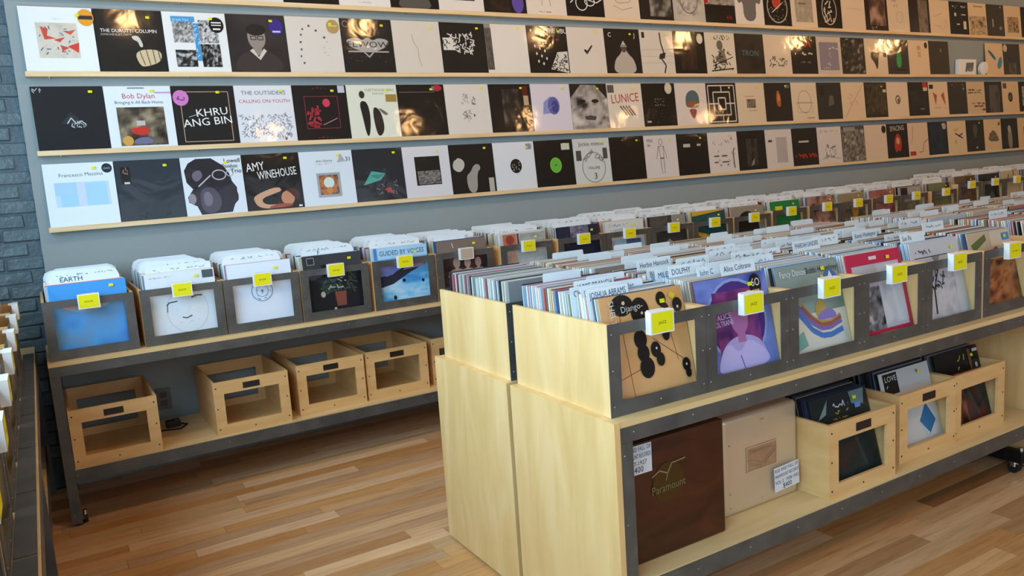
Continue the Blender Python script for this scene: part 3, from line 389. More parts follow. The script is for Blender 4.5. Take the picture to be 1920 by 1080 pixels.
D['3'] = [
 ('white sleeve with pale blue panels, serif title and black round sticker', 'dce8f2', [('tc', 'Francesco Messina', .52, .79, .06, '566474', 1), ('r', .13, .32, .9, .7, 'bcd8ec'), ('r', .13, .5, .5, .7, 'a8cfea'), ('r', .52, .32, .86, .68, 'a4d2ea'), ('r', .44, .32, .56, .7, 'c6d6ea'), ('r', .2, .32, .44, .5, '9fd0ee'), ('e', .9, .9, .075, .075, '222c36'), ('r', .85, .9, .95, .907, '8a98a6'), ('r', .85, .885, .95, .892, '8a98a6')]),
 ('plain slate black sleeve with brown label and ghost lettering', '2a333c', [('r', .08, .62, .22, .9, '1d1a17'), ('r', .12, .62, .2, .65, 'c8ccd0'), ('d', .1, .78, .2, .88, 6, 3, .02, '8a7a68'), ('s', 0.24, 0.03, 0.76, 0.11, 11, 0.018, '1f262e')]),
 ('white sleeve with huge dark profile of a head in glasses', 'd6e0ea', [('p', '26232b', .044, .78, .12, .9, .25, .97, .5, .97, .69, .83, .77, .7, .8, .56, .87, .45, .865, .38, .88, .31, .87, .23, .8, .16, .745, .03, .235, .02, .18, .17, .06, .24, .05, .33, .15, .46, .06, .58), ('q', '6a6474', .14, .72, .3, .8, .34, .66, .2, .56), ('e', .12, .3, .06, .09, '8a8490'), ('q', '4c4656', .26, .44, .42, .5, .55, .4, .6, .2, .5, .04, .3, .04, .24, .2), ('q', '6f6a7a', .3, .38, .4, .42, .46, .28, .4, .14, .3, .18), ('l', .02, 'b8b4bc', .24, .5, .46, .68), ('o', .6, .68, .12, .09, .018, 'b8b4bc'), ('o', .78, .7, .06, .06, .014, 'b8b4bc'), ('t', 'Lowell', .7, .88, .075, '2b3038'), ('t', 'Davidson', .66, .79, .07, '2b3038', 0, .72), ('t', 'Trio', .8, .7, .075, '2b3038')]),
 ('black sleeve with tilted white name above a reclining sitter', '14110f', [('t', 'AMY', .06, .7, .15, W, 5, .75), ('t', 'WINEHOUSE', .24, .55, .15, W, 5, .58), ('q', 'c89a7a', .1, .22, .18, .3, .55, .42, .64, .34, .52, .3, .24, .22, .3, .1, .6, .1, .58, .03, .2, .04), ('e', .72, .2, .12, .13, 'c08462'), ('q', '4a261a', .68, .34, .86, .38, .95, .26, .9, .12, .84, .2, .76, .3), ('q', '9a4a34', .3, .03, .8, .04, .78, .1, .5, .11), ('r', .9, .03, .96, .06, W)]),
 ('white sleeve with small square flower painting and grey triangle', 'd4dee8', [('t', 'don cherry', .3, .8, .05, '38424c'), ('s', 0.30, 0.755, 0.59, 0.025, 23, 0.004, '7a848e'), ('p', 'a8acb0', .7, .78, .78, .94, .86, .8), ('t', '31', .86, .8, .08, '3b444c'), ('r', .28, .16, .72, .6, '9aa2a8'), ('n', .32, .2, .68, .56, 66, 4, 'a84a2c', '3a4a44', 'c87a3a', '8a3424'), ('e', .5, .42, .1, .1, 'c8dcd6'), ('e', .5, .28, .06, .06, 'c8803a')]),
 ('dark sleeve with turquoise arrow shape and red splash', '23262b', [('p', '4a9e92', .15, .32, .34, .58, .62, .52, .5, .4), ('p', '3a7e76', .3, .5, .62, .52, .45, .42), ('p', 'a83a3a', .55, .22, .68, .26, .76, .12, .64, .16), ('d', .4, .12, .85, .4, 10, 4, .03, '6a6a6a')]),
 ('white sleeve with square black concert photograph', 'd2d2d8', [('r', .24, .24, .78, .8, '1a1816'), ('n', .28, .26, .76, .52, 68, 5, '1a1816', '8a8680', '2b2826', 'b0aca6')]),
 ('black sleeve with two pale profiles', '191614', [('q', 'b8b4ae', .04, .6, .12, .74, .26, .72, .33, .62, .28, .5, .18, .44, .06, .5), ('p', '1c1917', .02, .7, .1, .82, .24, .78, .1, .68), ('q', '9a968e', .36, .02, .32, .36, .44, .44, .52, .58, .64, .6, .68, .5, .58, .42, .56, .02), ('r', .84, .02, .96, .3, 'b0aca4')]),
 ('white sleeve with black record hole showing speckles', 'd6dae0', [('e', .52, .5, .14, .15, '161616'), ('d', .42, .4, .62, .6, 14, 4, .015, 'd0d0d0'), ('r', .8, .84, .94, .96, '8a90a0')]),
 ('black sleeve with bright green disc', '13110f', [('e', .52, .46, .15, .165, '62b03c'), ('o', .52, .46, .15, .165, .02, '7ac04c'), ('e', .52, .46, .02, .02, '2a4a1c'), ('r', .7, .78, .92, .92, 'c8c8c4')]),
 ('grey white sleeve with round stamp emblem and title', 'c9cdca', [('tc', 'Jackie mittoo', .5, .84, .09, '3b3b36', 0, 1.05), ('o', .52, .36, .32, .34, .012, '4a4a44'), ('t', 'SHOW', .3, .48, .1, '2f2e2a', 40, .8), ('t', 'CASE', .56, .58, .1, '2f2e2a', -28, .8), ('tc', 'VOLUME', .52, .32, .06, '5a5a54'), ('tc', '3', .54, .1, .14, '2f2e2a'), ('r', .06, .52, .2, .74, '4a4a46'), ('r', .8, .54, .92, .78, '4a4a46')]),
 ('black sleeve with dim brown word', '15100c', [('s', 0.40, 0.48, 0.60, 0.07, 8, 0.011, '4a3224'), ('r', .8, .86, .92, .96, '22262a')]),
 ('white sleeve with outline drawing of a standing body', 'd2cac6', [('t', 'MIX', .08, .84, .08, '4a4440'), ('s', 0.08, 0.74, 0.20, 0.07, 6, 0.011, '4a4440'), ('o', .5, .84, .06, .07, .01, '6b5c58'), ('l', .01, '6b5c58', .42, .74, .58, .74, .66, .44), ('l', .01, '6b5c58', .42, .74, .34, .44), ('l', .01, '6b5c58', .44, .74, .46, .46, .48, .1), ('l', .01, '6b5c58', .57, .74, .56, .46, .56, .1), ('l', .025, '5a4644', .45, .46, .57, .46)]),
 ('black sleeve with two small white labels', '14100d', [('r', .2, .68, .42, .76, 'b8b4ac'), ('r', .64, .7, .76, .75, 'b8b4ac')]),
 ('white sleeve with rows of ink marks', 'd4ccc6', [('d', .15, .15, .9, .85, 24, 3, .03, '8a847e'), ('r', .16, .4, .34, .43, '4a4540'), ('r', .42, .4, .62, .43, '4a4540'), ('r', .16, .25, .3, .28, '4a4540'), ('r', .42, .25, .66, .28, '4a4540'), ('l', .03, '4a4540', .84, .1, .82, .5, .88, .6)]),
 ('black sleeve with faint shadowed face', '16130f', [('n', .3, .12, .7, .8, 76, 2.2, '16130f', '3c362e', '16130f'), ('p', '8a8478', .42, .1, .54, .16, .56, .3, .48, .22)]),
 ('white sleeve with grey table of columns', 'd0c6c0', [('r', .4, .14, .78, .8, 'b4aca8')]+[('l', .006, '7a746e', .4+i*.076, .14, .4+i*.076, .8) for i in range(6)]+[('r', .1, .68, .24, .74, '4a4540')]),
 ('black sleeve with red lettering along its foot', '1c1713', [('s', .06, .2, .94, .12, 3, .05, 'a8281c'), ('r', .25, .62, .65, .67, 'b8b2a6')]),
 ('white sleeve with pencil scrawl', 'd2c8c0', [('s', .1, .84, .85, .1, 4, .012, '8a847c'), ('d', .3, .15, .75, .5, 22, 5, .04, '8a847c'), ('l', .01, '6b655e', .15, .14, .4, .2, .9, .12)]),
 ('grey smoky photograph sleeve', '4a463f', [('n', .02, .02, .98, .9, 80, 5, '1e1b17', '8a8478', '3a362f', 'b8b0a2'), ('r', .1, .86, .6, .97, '8f897c')]),
 ('blank cream sleeve with black oval sticker', 'd4bfa4', [('e', .88, .86, .1, .11, '1a1512')]),
 ('black sleeve with hand drawn white title and red figure', '1b1410', [('tc', 'SPACING', .5, .8, .15, 'c8bca8', 2, .8), ('q', 'a83424', .3, .4, .44, .72, .6, .7, .7, .45, .6, .14, .5, .26, .4, .12), ('e', .5, .5, .08, .1, 'c89a70')]),
 ('cream sleeve with red crack line and red label', 'd6bd9e', [('l', .014, '7a4a38', .25, .9, .22, .6, .15, .4), ('l', .02, '7a3a2c', .5, .12, .7, .14, .76, .4, .98, .5), ('r', .06, .04, .34, .16, 'a83024')]),
 ('dark navy sleeve', '1f2024', [('n', .1, .05, .8, .95, 84, 2, '17181b', '222c3c', '17181b'), ('e', .84, .86, .1, .1, 'a8a69a')]),
 ('cream sleeve with yellow and black bird shapes', 'd8c09c', [('p', 'c8a838', .3, .72, .6, .78, .5, .68), ('l', .04, '38342a', .4, .62, .6, .54, .8, .6), ('l', .04, '38342a', .55, .55, .8, .46), ('p', 'a8883c', .36, .4, .44, .4, .42, .26)]),
 ('dark green black sleeve with standing figure', '26231b', [('b', .5, .2, .7, '4c473a', '2c2920'), ('r', .5, .1, .6, .16, 'a8a08c')]),
 ('cream sleeve with grey heap', 'd4ba90', [('q', '6a5c44', .15, .3, .4, .62, .6, .66, .85, .34, .8, .28), ('n', .3, .34, .7, .56, 87, 5, '4a4030', '8a7a5e'), ('r', .82, .8, .94, .92, '6a4a34')]),
 ('dark sleeve with pale standing statue', '24221b', [('q', '8a8270', .4, .02, .36, .5, .46, .7, .6, .66, .64, .3, .6, .02), ('e', .48, .66, .1, .12, 'a89e88')]),
 ('cream sleeve with small dark square', 'd2b488', [('r', .36, .4, .7, .7, '4a3e2c'), ('e', .5, .54, .08, .1, '8a7a5c')])]
LN = {'t': 'topmost ledge', '1': 'second ledge from the top', '2': 'third ledge from the top', '3': 'lowest ledge'}
LEAN = math.atan2(.03, .312)
def sleeve(name, mesh_art, base, loc, lean=LEAN, rz=0, extra=True, R=random):
    e = link(name, SLEEVE, None, None, loc); e.rotation_euler = (-lean, 0, rz); e.color = (*lin(base), 1)
    if mesh_art: link('cover_print', mesh_art, None, e, (0, -.0002, 0))
    if extra: link('price_sticker', YST, None, e, (S*R.uniform(.68, .8), -.006, S*R.uniform(.86, .9)))
    return e
for rk in 't123':
    for k, d in enumerate(D[rk]):
        if d is None: continue
        lab, base, ops = d
        me = Art().draw(ops).mesh('art', S, S, M_ART) if ops else None
        o = sleeve('record_sleeve', me, base, (X0+k*PITCH+random.uniform(0, .002), -.0455, ZL[rk]+.0008), extra=(k < 15 or random.random() < .4))
        o.rotation_euler.y = random.uniform(-.004, .004)
        words = lab.split()[:12]
        while words[-1] in ('a', 'an', 'and', 'of', 'with', 'the', 'in', 'its', 'beige', 'orange', 'sky', 'over', 'dark', 'to'): words.pop()
        tag(o, ' '.join(words)+' on the '+('topmost' if rk == 't' else {'1': 'second', '2': 'third', '3': 'lowest'}[rk])+' ledge', 'record', 'records displayed on the '+LN[rk])
# small white carton and round puck in the gap on the second ledge
z1 = ZL['1']
e = tag(empty('small_carton', (8.45, -.005, z1)), 'small white carton with grey picture in the gap on the second ledge', 'box')
link('carton_body', boxes('c', [(0, -.045, 0, .29, -.002, .15)], M_WHITE, .003), None, e)
link('carton_print', Art().draw([('p', '6a6c70', .35, .2, .8, .24, .85, .8, .4, .78), ('d', .4, .2, .8, .4, 6, 3, .05, 'd0d0d0')]).mesh('cp', .29, .15, M_TAG, y=-.0455), None, e)
o = link('charger_puck', cyl('puck', [((8.90, -.042, z1+.066), (8.90, -.012, z1+.070), .064, .064), ((8.90, -.047, z1+.0655), (8.90, -.042, z1+.066), .056, .064)], M_WHITE, 24)); tag(o, 'round white plastic disc leaning beside the small carton', 'disc')

# ------------------------------------------------------------------ crates
CW, CDP, CH = .37, .505, .268
FRONT = ring_frame('front', CW, CH, .042, .042, .044, .034, -.003, .0, M_STEEL)
BACK = ring_frame('back', CW, CH, .042, .042, .044, .034, CDP, CDP+.003, M_STEEL)
SIDE = boxes('side', [(0, 0, 0, .012, CDP, CH)], M_PLY)
SIDEC = boxes('side', [(0, .012, 0, .012, CDP-.012, CH)], M_CRATE)
BOT = boxes('bottom', [(.012, 0, 0, CW-.012, CDP, .012)], M_PLY)
BOTC = boxes('bottom', [(.012, .012, 0, CW-.012, CDP-.012, .012)], M_CRATE)
CFR = ring_frame('cfront', CW, CH, .05, .05, .05, .062, 0, .012, M_CRATE)
CBK = ring_frame('cback', CW, CH, .05, .05, .05, .062, CDP-.012, CDP, M_CRATE)
sp = [(.014, .03), (.014, .134), (.014, .238), (CW-.014, .03), (CW-.014, .134), (CW-.014, .238), (CW/2, .02)]
SCR = cyl('screws', [((x, -.0048, z), (x, -.003, z), .002, .0036) for x, z in sp], M_SCREW, 8)
SCB = cyl('screws', [((x, CDP+.003, z), (x, CDP+.0048, z), .0036, .002) for x, z in sp], M_SCREW, 8)
SCC = cyl('screws', [((x, -.0014, z), (x, 0, z), .003, .0038) for x, z in sp], M_DSCREW, 8)
PLATE = boxes('plate', [(CW/2-.041, -.0025, CH-.05, CW/2+.041, 0, CH-.02)], mat('label_plate', '1d1512', .5), .001)
TAGB = boxes('tagblock', [(-.044, -.026, -.036, .044, -.0035, .03), (-.03, -.0035, .027, .03, .008, .03)], M_WHITE)
def taglabel(t, c='e4de14', ink='3a3a10'): return Art().draw([('r', .05, .06, .95, .94, c), ('tc', t, .5, .42, .13, ink, 0, .8)]).mesh('tag', .088, .066, M_TAG, y=-.0263)
TL = {'JAZZ': taglabel('JAZZ'), 'ROCK': taglabel('ROCK'), 'SOUL': Art().draw([('r', .05, .06, .95, .94, 'e4de14'), ('s', .2, .42, .8, .12, 4, .025, '3a3a10')]).mesh('tag', .088, .066, M_TAG, y=-.0263), '': taglabel('', 'b8a894')}
def crate(loc, label, group, tagtxt=None, rz=0, tagoff=0):
    e = tag(empty('record_crate', loc, rz), label, 'crate', group)
    link('side_panel', SIDE, None, e); link('side_panel', SIDE, None, e, (CW-.012, 0, 0)); link('bottom_panel', BOT, None, e)
    f = link('front_frame', FRONT, None, e); link('screws', SCR, None, f); b = link('back_frame', BACK, None, e); link('screws', SCB, None, b)
    if tagtxt is not None:
        t = link('tag_block', TAGB, None, e, (CW/2+tagoff, 0, CH-.012)); link('tag_label', TL[tagtxt], None, t, (-.044, 0, -.036))
    return e
def wcrate(loc, label, group, rz=0, plate=True):
    e = tag(empty('wooden_crate', loc, rz), label, 'crate', group)
    link('side_panel', SIDEC, None, e); link('side_panel', SIDEC, None, e, (CW-.012, 0, 0)); link('bottom_panel', BOTC, None, e)
    f = link('front_panel', CFR, None, e); link('screws', SCC, None, f); link('back_panel', CBK, None, e)
    if plate: link('label_plate', PLATE, None, e)
    return e

# ------------------------------------------------------------------ racks
def rack(x0, x1, yf, yb, ztop, zlow, label, group=None, ends=(False, False), face=-1):
    """rack along x; front edge at yf, back at yb; steel angle frame with plywood shelves. face -1: front looks to -y"""
    e = tag(empty('display_rack', (x0, yf, 0)), label, 'rack', group); L = x1-x0; s = -face; dp = abs(yb-yf)
    def bx(n, ax0, d0, az0, ax1, d1, az1, m): link(n, boxes(n, [(ax0, min(d0*s, d1*s), az0, ax1, max(d0*s, d1*s), az1)], m), None, e)
    bx('top_shelf', .0, .0, ztop-.018, L, dp, ztop, M_PLYX)
    bx('lower_shelf', .02, .004, zlow-.018, L-.02, dp-.004, zlow, M_PLYX)
    bx('rail', 0, -.003, ztop-.062, L, .003, ztop-.0185, M_STEEL); bx('rail', .043, -.003, zlow-.06, L-.043, .003, zlow-.004, M_STEEL)
    bx('rail', 0, dp-.004, ztop-.062, L, dp, ztop-.0185, M_STEEL); bx('rail', .043, dp-.004, zlow-.06, L-.043, dp, zlow-.004, M_STEEL)
    for px in (0, L-.043):
        for d in (0, dp-.043):
            o0 = -.003 if d == 0 else d
            link('post', boxes('post', [(px, min(o0*s, (d+.003)*s), .012, px+.043, max(o0*s, (d+.003)*s), ztop-.0625)] if d == 0 else [(px, min(d*s, dp*s), .012, px+.043, max(d*s, dp*s), ztop-.0625)], M_STEEL), None, e)
            link('foot', cyl('foot', [((px+.03, (d+.03)*s, 0), (px+.03, (d+.03)*s, .014), .02, .018), ((px+.03, (d+.03)*s, .014), (px+.03, (d+.03)*s, .05), .006, .006)], M_BLACK, 12), None, e)
    n = max(3, int(L/.22)); fy = -.003*s
    link('screws', cyl('screws', [((.05+(L-.1)*k/n, fy-.0018*s, z), (.05+(L-.1)*k/n, fy, z), .0022, .004) for k in range(n+1) for z in (ztop-.036, zlow-.03)]+[((.014, fy-.0018*s, z), (.014, fy, z), .0022, .004) for z in (.05, ztop-.1, ztop*.6)], M_SCREW, 8), None, e)
    for side, on in zip((0, 1), ends):
        if on:
            pd = link('end_panel', boxes('endp', [(-.02, min(-.004*s, dp*s), .01, -.0005, max(-.004*s, dp*s), ztop)] if side == 0 else [(L+.0005, min(-.004*s, dp*s), .01, L+.02, max(-.004*s, dp*s), ztop)], M_PLY), None, e)
    return e
# wall rack: four units
ZT, ZLOW = .760, .265
rise = [0, 0, .012, .048]
UX = ((.552, 2.87), (2.88, 5.21), (5.215, 7.58), (7.585, 9.9))
for i in range(4):
    rack(*UX[i], -.597, -.04, ZT+rise[i], ZLOW, ['steel and plywood wall rack beside the brick corner, wooden crates below', 'wall rack unit standing second from the brick corner', 'wall rack unit standing third from the brick corner', 'wall rack unit farthest from the brick corner'][i])
# island: two units deep, two long
rack(1.893, 4.235, -2.9058, -2.352, ZT, ZLOW+.003, 'plywood sided island rack holding the walnut box and wooden crates', None, (True, True))
rack(1.893, 4.235, -1.7734, -2.327, ZT, ZLOW+.003, 'plywood sided island rack facing the wall, back to back', None, (True, True), face=1)
rack(4.30, 6.6, -2.9058, -2.352, ZT, ZLOW+.003, 'second island rack beyond the end panel, near side', None, (True, True))
rack(4.30, 6.6, -1.7734, -2.327, ZT, ZLOW+.003, 'second island rack beyond the end panel, wall side', None, (True, True), face=1)
# base bar with levelling caster at the island's far end
e = tag(empty('rolling_base', (4.225, -2.36, 0)), 'black steel base bar with chrome caster under the end panel', 'caster')
link('base_bar', boxes('bar', [(-.095, -.49, .05, -.055, -.05, .105)], M_BLACK, .003), None, e)
link('caster_wheel', cyl('wheel', [((-.09, -.45, .024), (-.06, -.45, .024), .024, .024)], M_RUBBER, 18), None, e)
link('caster_stem', cyl('stem', [((-.075, -.45, .03), (-.075, -.45, .06), .019, .019), ((-.075, -.475, .09), (-.075, -.475, .12), .012, .012)], M_CHROME, 14), None, e)
e = tag(empty('swivel_caster', (.60, -.56, 0)), 'small black swivel caster behind the wall rack leg', 'caster')
link('wheel', cyl('wheel', [((.0, 0, .021), (.018, 0, .021), .021, .021)], M_RUBBER, 16), None, e); link('stem', cyl('st', [((.009, 0, .03), (.009, 0, .06), .012, .009)], M_CHROME, 12), None, e)
# rack along the street window, its fronts facing the shop
XC = .505
e = tag(empty('display_rack', (XC, -3.65, 0)), 'steel and plywood rack along the street side wall, seen edge on', 'rack')
link('top_shelf', boxes('ts', [(-.625, 0, ZT-.018, 0, 3.62, ZT)], M_PLYX), None, e); link('lower_shelf', boxes('ls', [(-.58, 0, .247, -.022, 3.6, ZLOW)], M_PLYX), None, e)
link('rail', boxes('r', [(0, 0, ZT-.062, .003, 3.62, ZT-.0185)], M_STEEL), None, e); link('rail', boxes('r', [(-.02, 0, .205, -.017, 3.62, .262)], M_STEEL), None, e)
for y in (0, 1.8, 3.57):
    for xx in (-.045, -.625): link('post', boxes('post', [(xx, y, .0, xx+.043, y+.043, ZT-.0185)], M_STEEL), None, e)
for k in range(8): link('shelf_shade_strip', boxes('ss', [(-.048, .02+.42*k+.03, ZT, -.004, .02+.42*k+.44, ZT+.003)], M_STEEL), None, e)  # added dark strips for the shaded shelf top; gaps stand for light streaks

# ------------------------------------------------------------------ filling the crates
PAL = ['dfe3e6']*5+['c3d4e2']*4+['e6e0d2']*3+['a8c4dc']*3+['2a2a2e']*3+['5a86b8']*2+['d8cfc4']*3+['b8322e', 'd86a58', '6a6e74', 'b8b49c', '88a89c', 'd8c468', '3c5a84', 'c89468', 'e0b8bc', '9a9ea2', '4a2a3c', 'efefe9', '7c5a44']
PALW = ['d8c4a4', 'dcc8b0', 'c8a888', 'e0d4c4', 'b8906c', 'd0b8a8', 'c4b49c', 'e4dccc', '8a6a54', 'c08068', 'b8b0a0', 'd8b890', '9a8a80', 'cfc7bd', 'd2cfcb', '4a3a30']
PALB = ['d8dcde', 'c8d0d4', 'b8c4c8', 'e0e0da', '3a4044', 'aab4b8', '8a9296', 'd4cfc4', '2c3034', 'c4ccd0', 'ccc8bc', '9ca8a4', 'a86a70']
PALD = ['24242a', '34343a', '1c1c20', '2a3448', '5a5650', '1a1a1a', '3c2c24', '6a6a70', '20242c', '8a8478']
def ordn(n): return 'first' if n == 1 else 'second' if n == 2 else 'third' if n == 3 else '%d%s' % (n, {1: 'st', 2: 'nd', 3: 'rd'}.get(n % 10 if n//10 != 1 else 0, 'th'))
def sh(t, n):
    w_ = t.split()[:n]
    while w_[-1] in ('a', 'an', 'and', 'of', 'with', 'the', 'in', 'its', 'black', 'white', 'red', 'grey', 'bold', 'blue'): w_.pop()
    return ' '.join(w_)
def cname(c):
    r, g, b = [int(c[i:i+2], 16) for i in (0, 2, 4)]; mxc, mnc = max(r, g, b), min(r, g, b)
    if mxc-mnc < 26: return 'white' if mnc > 200 else 'grey' if mnc > 90 else 'black'
    if b == mxc: return 'pale blue' if mxc > 150 else 'dark blue'
    if g == mxc: return 'pale green'
    if r-b > 90 and g-b < 60: return 'red'
    return 'tan' if mxc > 130 else 'brown'
stuff_v = []; stuff_f = []; stuff_c = []
RR = random.Random(5)
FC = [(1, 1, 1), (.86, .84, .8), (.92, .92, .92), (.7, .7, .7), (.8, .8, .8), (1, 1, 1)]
def fill(x0, yf, zb, n, pal, lean0, lean1, where, indiv=0, front=None, sgn=1, depth=.45, cards=(), rz=0, start=.014, xoff=.03, group=None, cardz=.045, cardpal=None, rot=None, cardlab=None):
    """records in a crate whose inner left-front corner is (x0,yf); sgn=+1 filed away from -y viewer"""
    step = depth/n; cnames = []
    for k in range(n):
        t = k/max(1, n-1); a = lean0+(lean1-lean0)*min(1, t*1.3); y = yf+sgn*(start+k*step+RR.uniform(0, .0008)); th = RR.uniform(.0034, min(.0074, step*.58))
        x = x0+xoff+RR.uniform(-.011, .006); z = zb+.0148+RR.uniform(0, .005); c = RR.choice(pal)
        if k == 0 and front:
            lab, base, me = front
            o = sleeve('record', me, base, (x0+xoff+.003, y, z), a*1.0, 0, R=RR) if rot is None else None
            if o: tag(o, lab, 'record', group)
            continue
        M = Matrix.Translation((x, y, z)) @ Matrix.Rotation(-a*sgn, 4, 'X')
        if rot is not None: M = rot @ M
        if k <= indiv:
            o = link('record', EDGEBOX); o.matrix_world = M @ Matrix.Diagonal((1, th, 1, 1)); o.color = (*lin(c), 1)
            tag(o, '%s record, %s from the front, filed %s' % (cname(c), ordn(k+1), where), 'record', group or ('records filed '+where))
        else:
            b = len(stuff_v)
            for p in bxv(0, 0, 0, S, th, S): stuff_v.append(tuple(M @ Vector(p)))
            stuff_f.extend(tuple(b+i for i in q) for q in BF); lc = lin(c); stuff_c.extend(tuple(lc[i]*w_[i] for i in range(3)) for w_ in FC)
    for ci, cd_ in enumerate(sorted(cards, key=lambda q: q[0])):
        t, u, me, extra = cd_                    # depth fraction, sideways fraction, mesh, raise
        kk = max(1, round(t*n))
        while kk in cnames: kk += 1
        cnames.append(kk); t = kk/max(1, n-1)
        a = lean0+(lean1-lean0)*min(1, t*1.3); y = yf+sgn*(start+kk*step-.0016)
        M = Matrix.Translation((x0+.0135+u, y, zb+.0135+max(0, extra))) @ Matrix.Rotation(-a*sgn, 4, 'X')
        if rot is not None: M = rot @ M
        o = link('divider_card', me[0]); o.matrix_world = M
        if me[1]: link('lettering', me[1], None, o, (0, -.0004, 0))
        tag(o, '%s, %s from the front, %s' % (cardlab or 'white divider card', ordn(ci+1), where), 'divider card', 'divider cards '+where)
def tabmesh(w, h, body=.31, r=.006):
    pts = [(0, 0), (body, 0), (body, .285), (w+.0, .285)] if False else None
    v2 = [(0, 0), (w, 0), (w, h-r), (w-r*.3, h-r*.3), (w-r, h), (r, h), (r*.3, h-r*.3), (0, h-r)]
    n = len(v2); v = [(x, 0, z) for x, z in v2]+[(x, .0009, z) for x, z in v2]
    return mk('card', v, [tuple(range(n)), tuple(reversed(range(n, 2*n)))]+[((k+1) % n, k, n+k, n+(k+1) % n) for k in range(n)], None, M_CARD)
TAB = tabmesh(.155, .343); WIDE = tabmesh(.29, .366, r=.034); WIDE2 = tabmesh(.3, .35, r=.008); SHORT = tabmesh(.11, .343, r=.006); FLAT = tabmesh(.2, .348, r=.004)
INK = '22305c'
def lettering(txt, w, h, size=.019, ink=INK, rot=1.5, down=.03):
    return Art().draw([('t', txt, .012, h-down, size, ink, rot, min(.8, (w-.022)/(glyphs(txt)[2]*size/.72)))]).mesh('ink', 1, 1, M_TAG, .0001)
def scribble(w, h, seed, down=.026, sz=.014, big=None):
    a = Art().draw([('s', .03, h-down, w*.55, sz, seed, .0018, '4a5a70'), ('s', w*.62, h-down+.004, w*.9, sz*.7, seed+1, .0016, '6a7a8c')])
    if big: a.draw([('t', big[0], w*big[1], h-.046, .022, '4a5a74')])
    return a.mesh('ink', 1, 1, M_TAG, .0001)
SCRIB = [scribble(.29, .366, s, big=b) for s, b in ((1, ('EARTH', .15)), (11, ('D', .7)), (21, ('E', .68)), (31, ('G', .45)), (41, None), (51, None), (61, ('F', .3)), (71, None))]
SCRIB2 = [scribble(.3, .35, s, .03, .014) for s in (5, 15, 25, 35)]
def A(ops): return Art().draw(ops).mesh('art', S, S, M_ART)
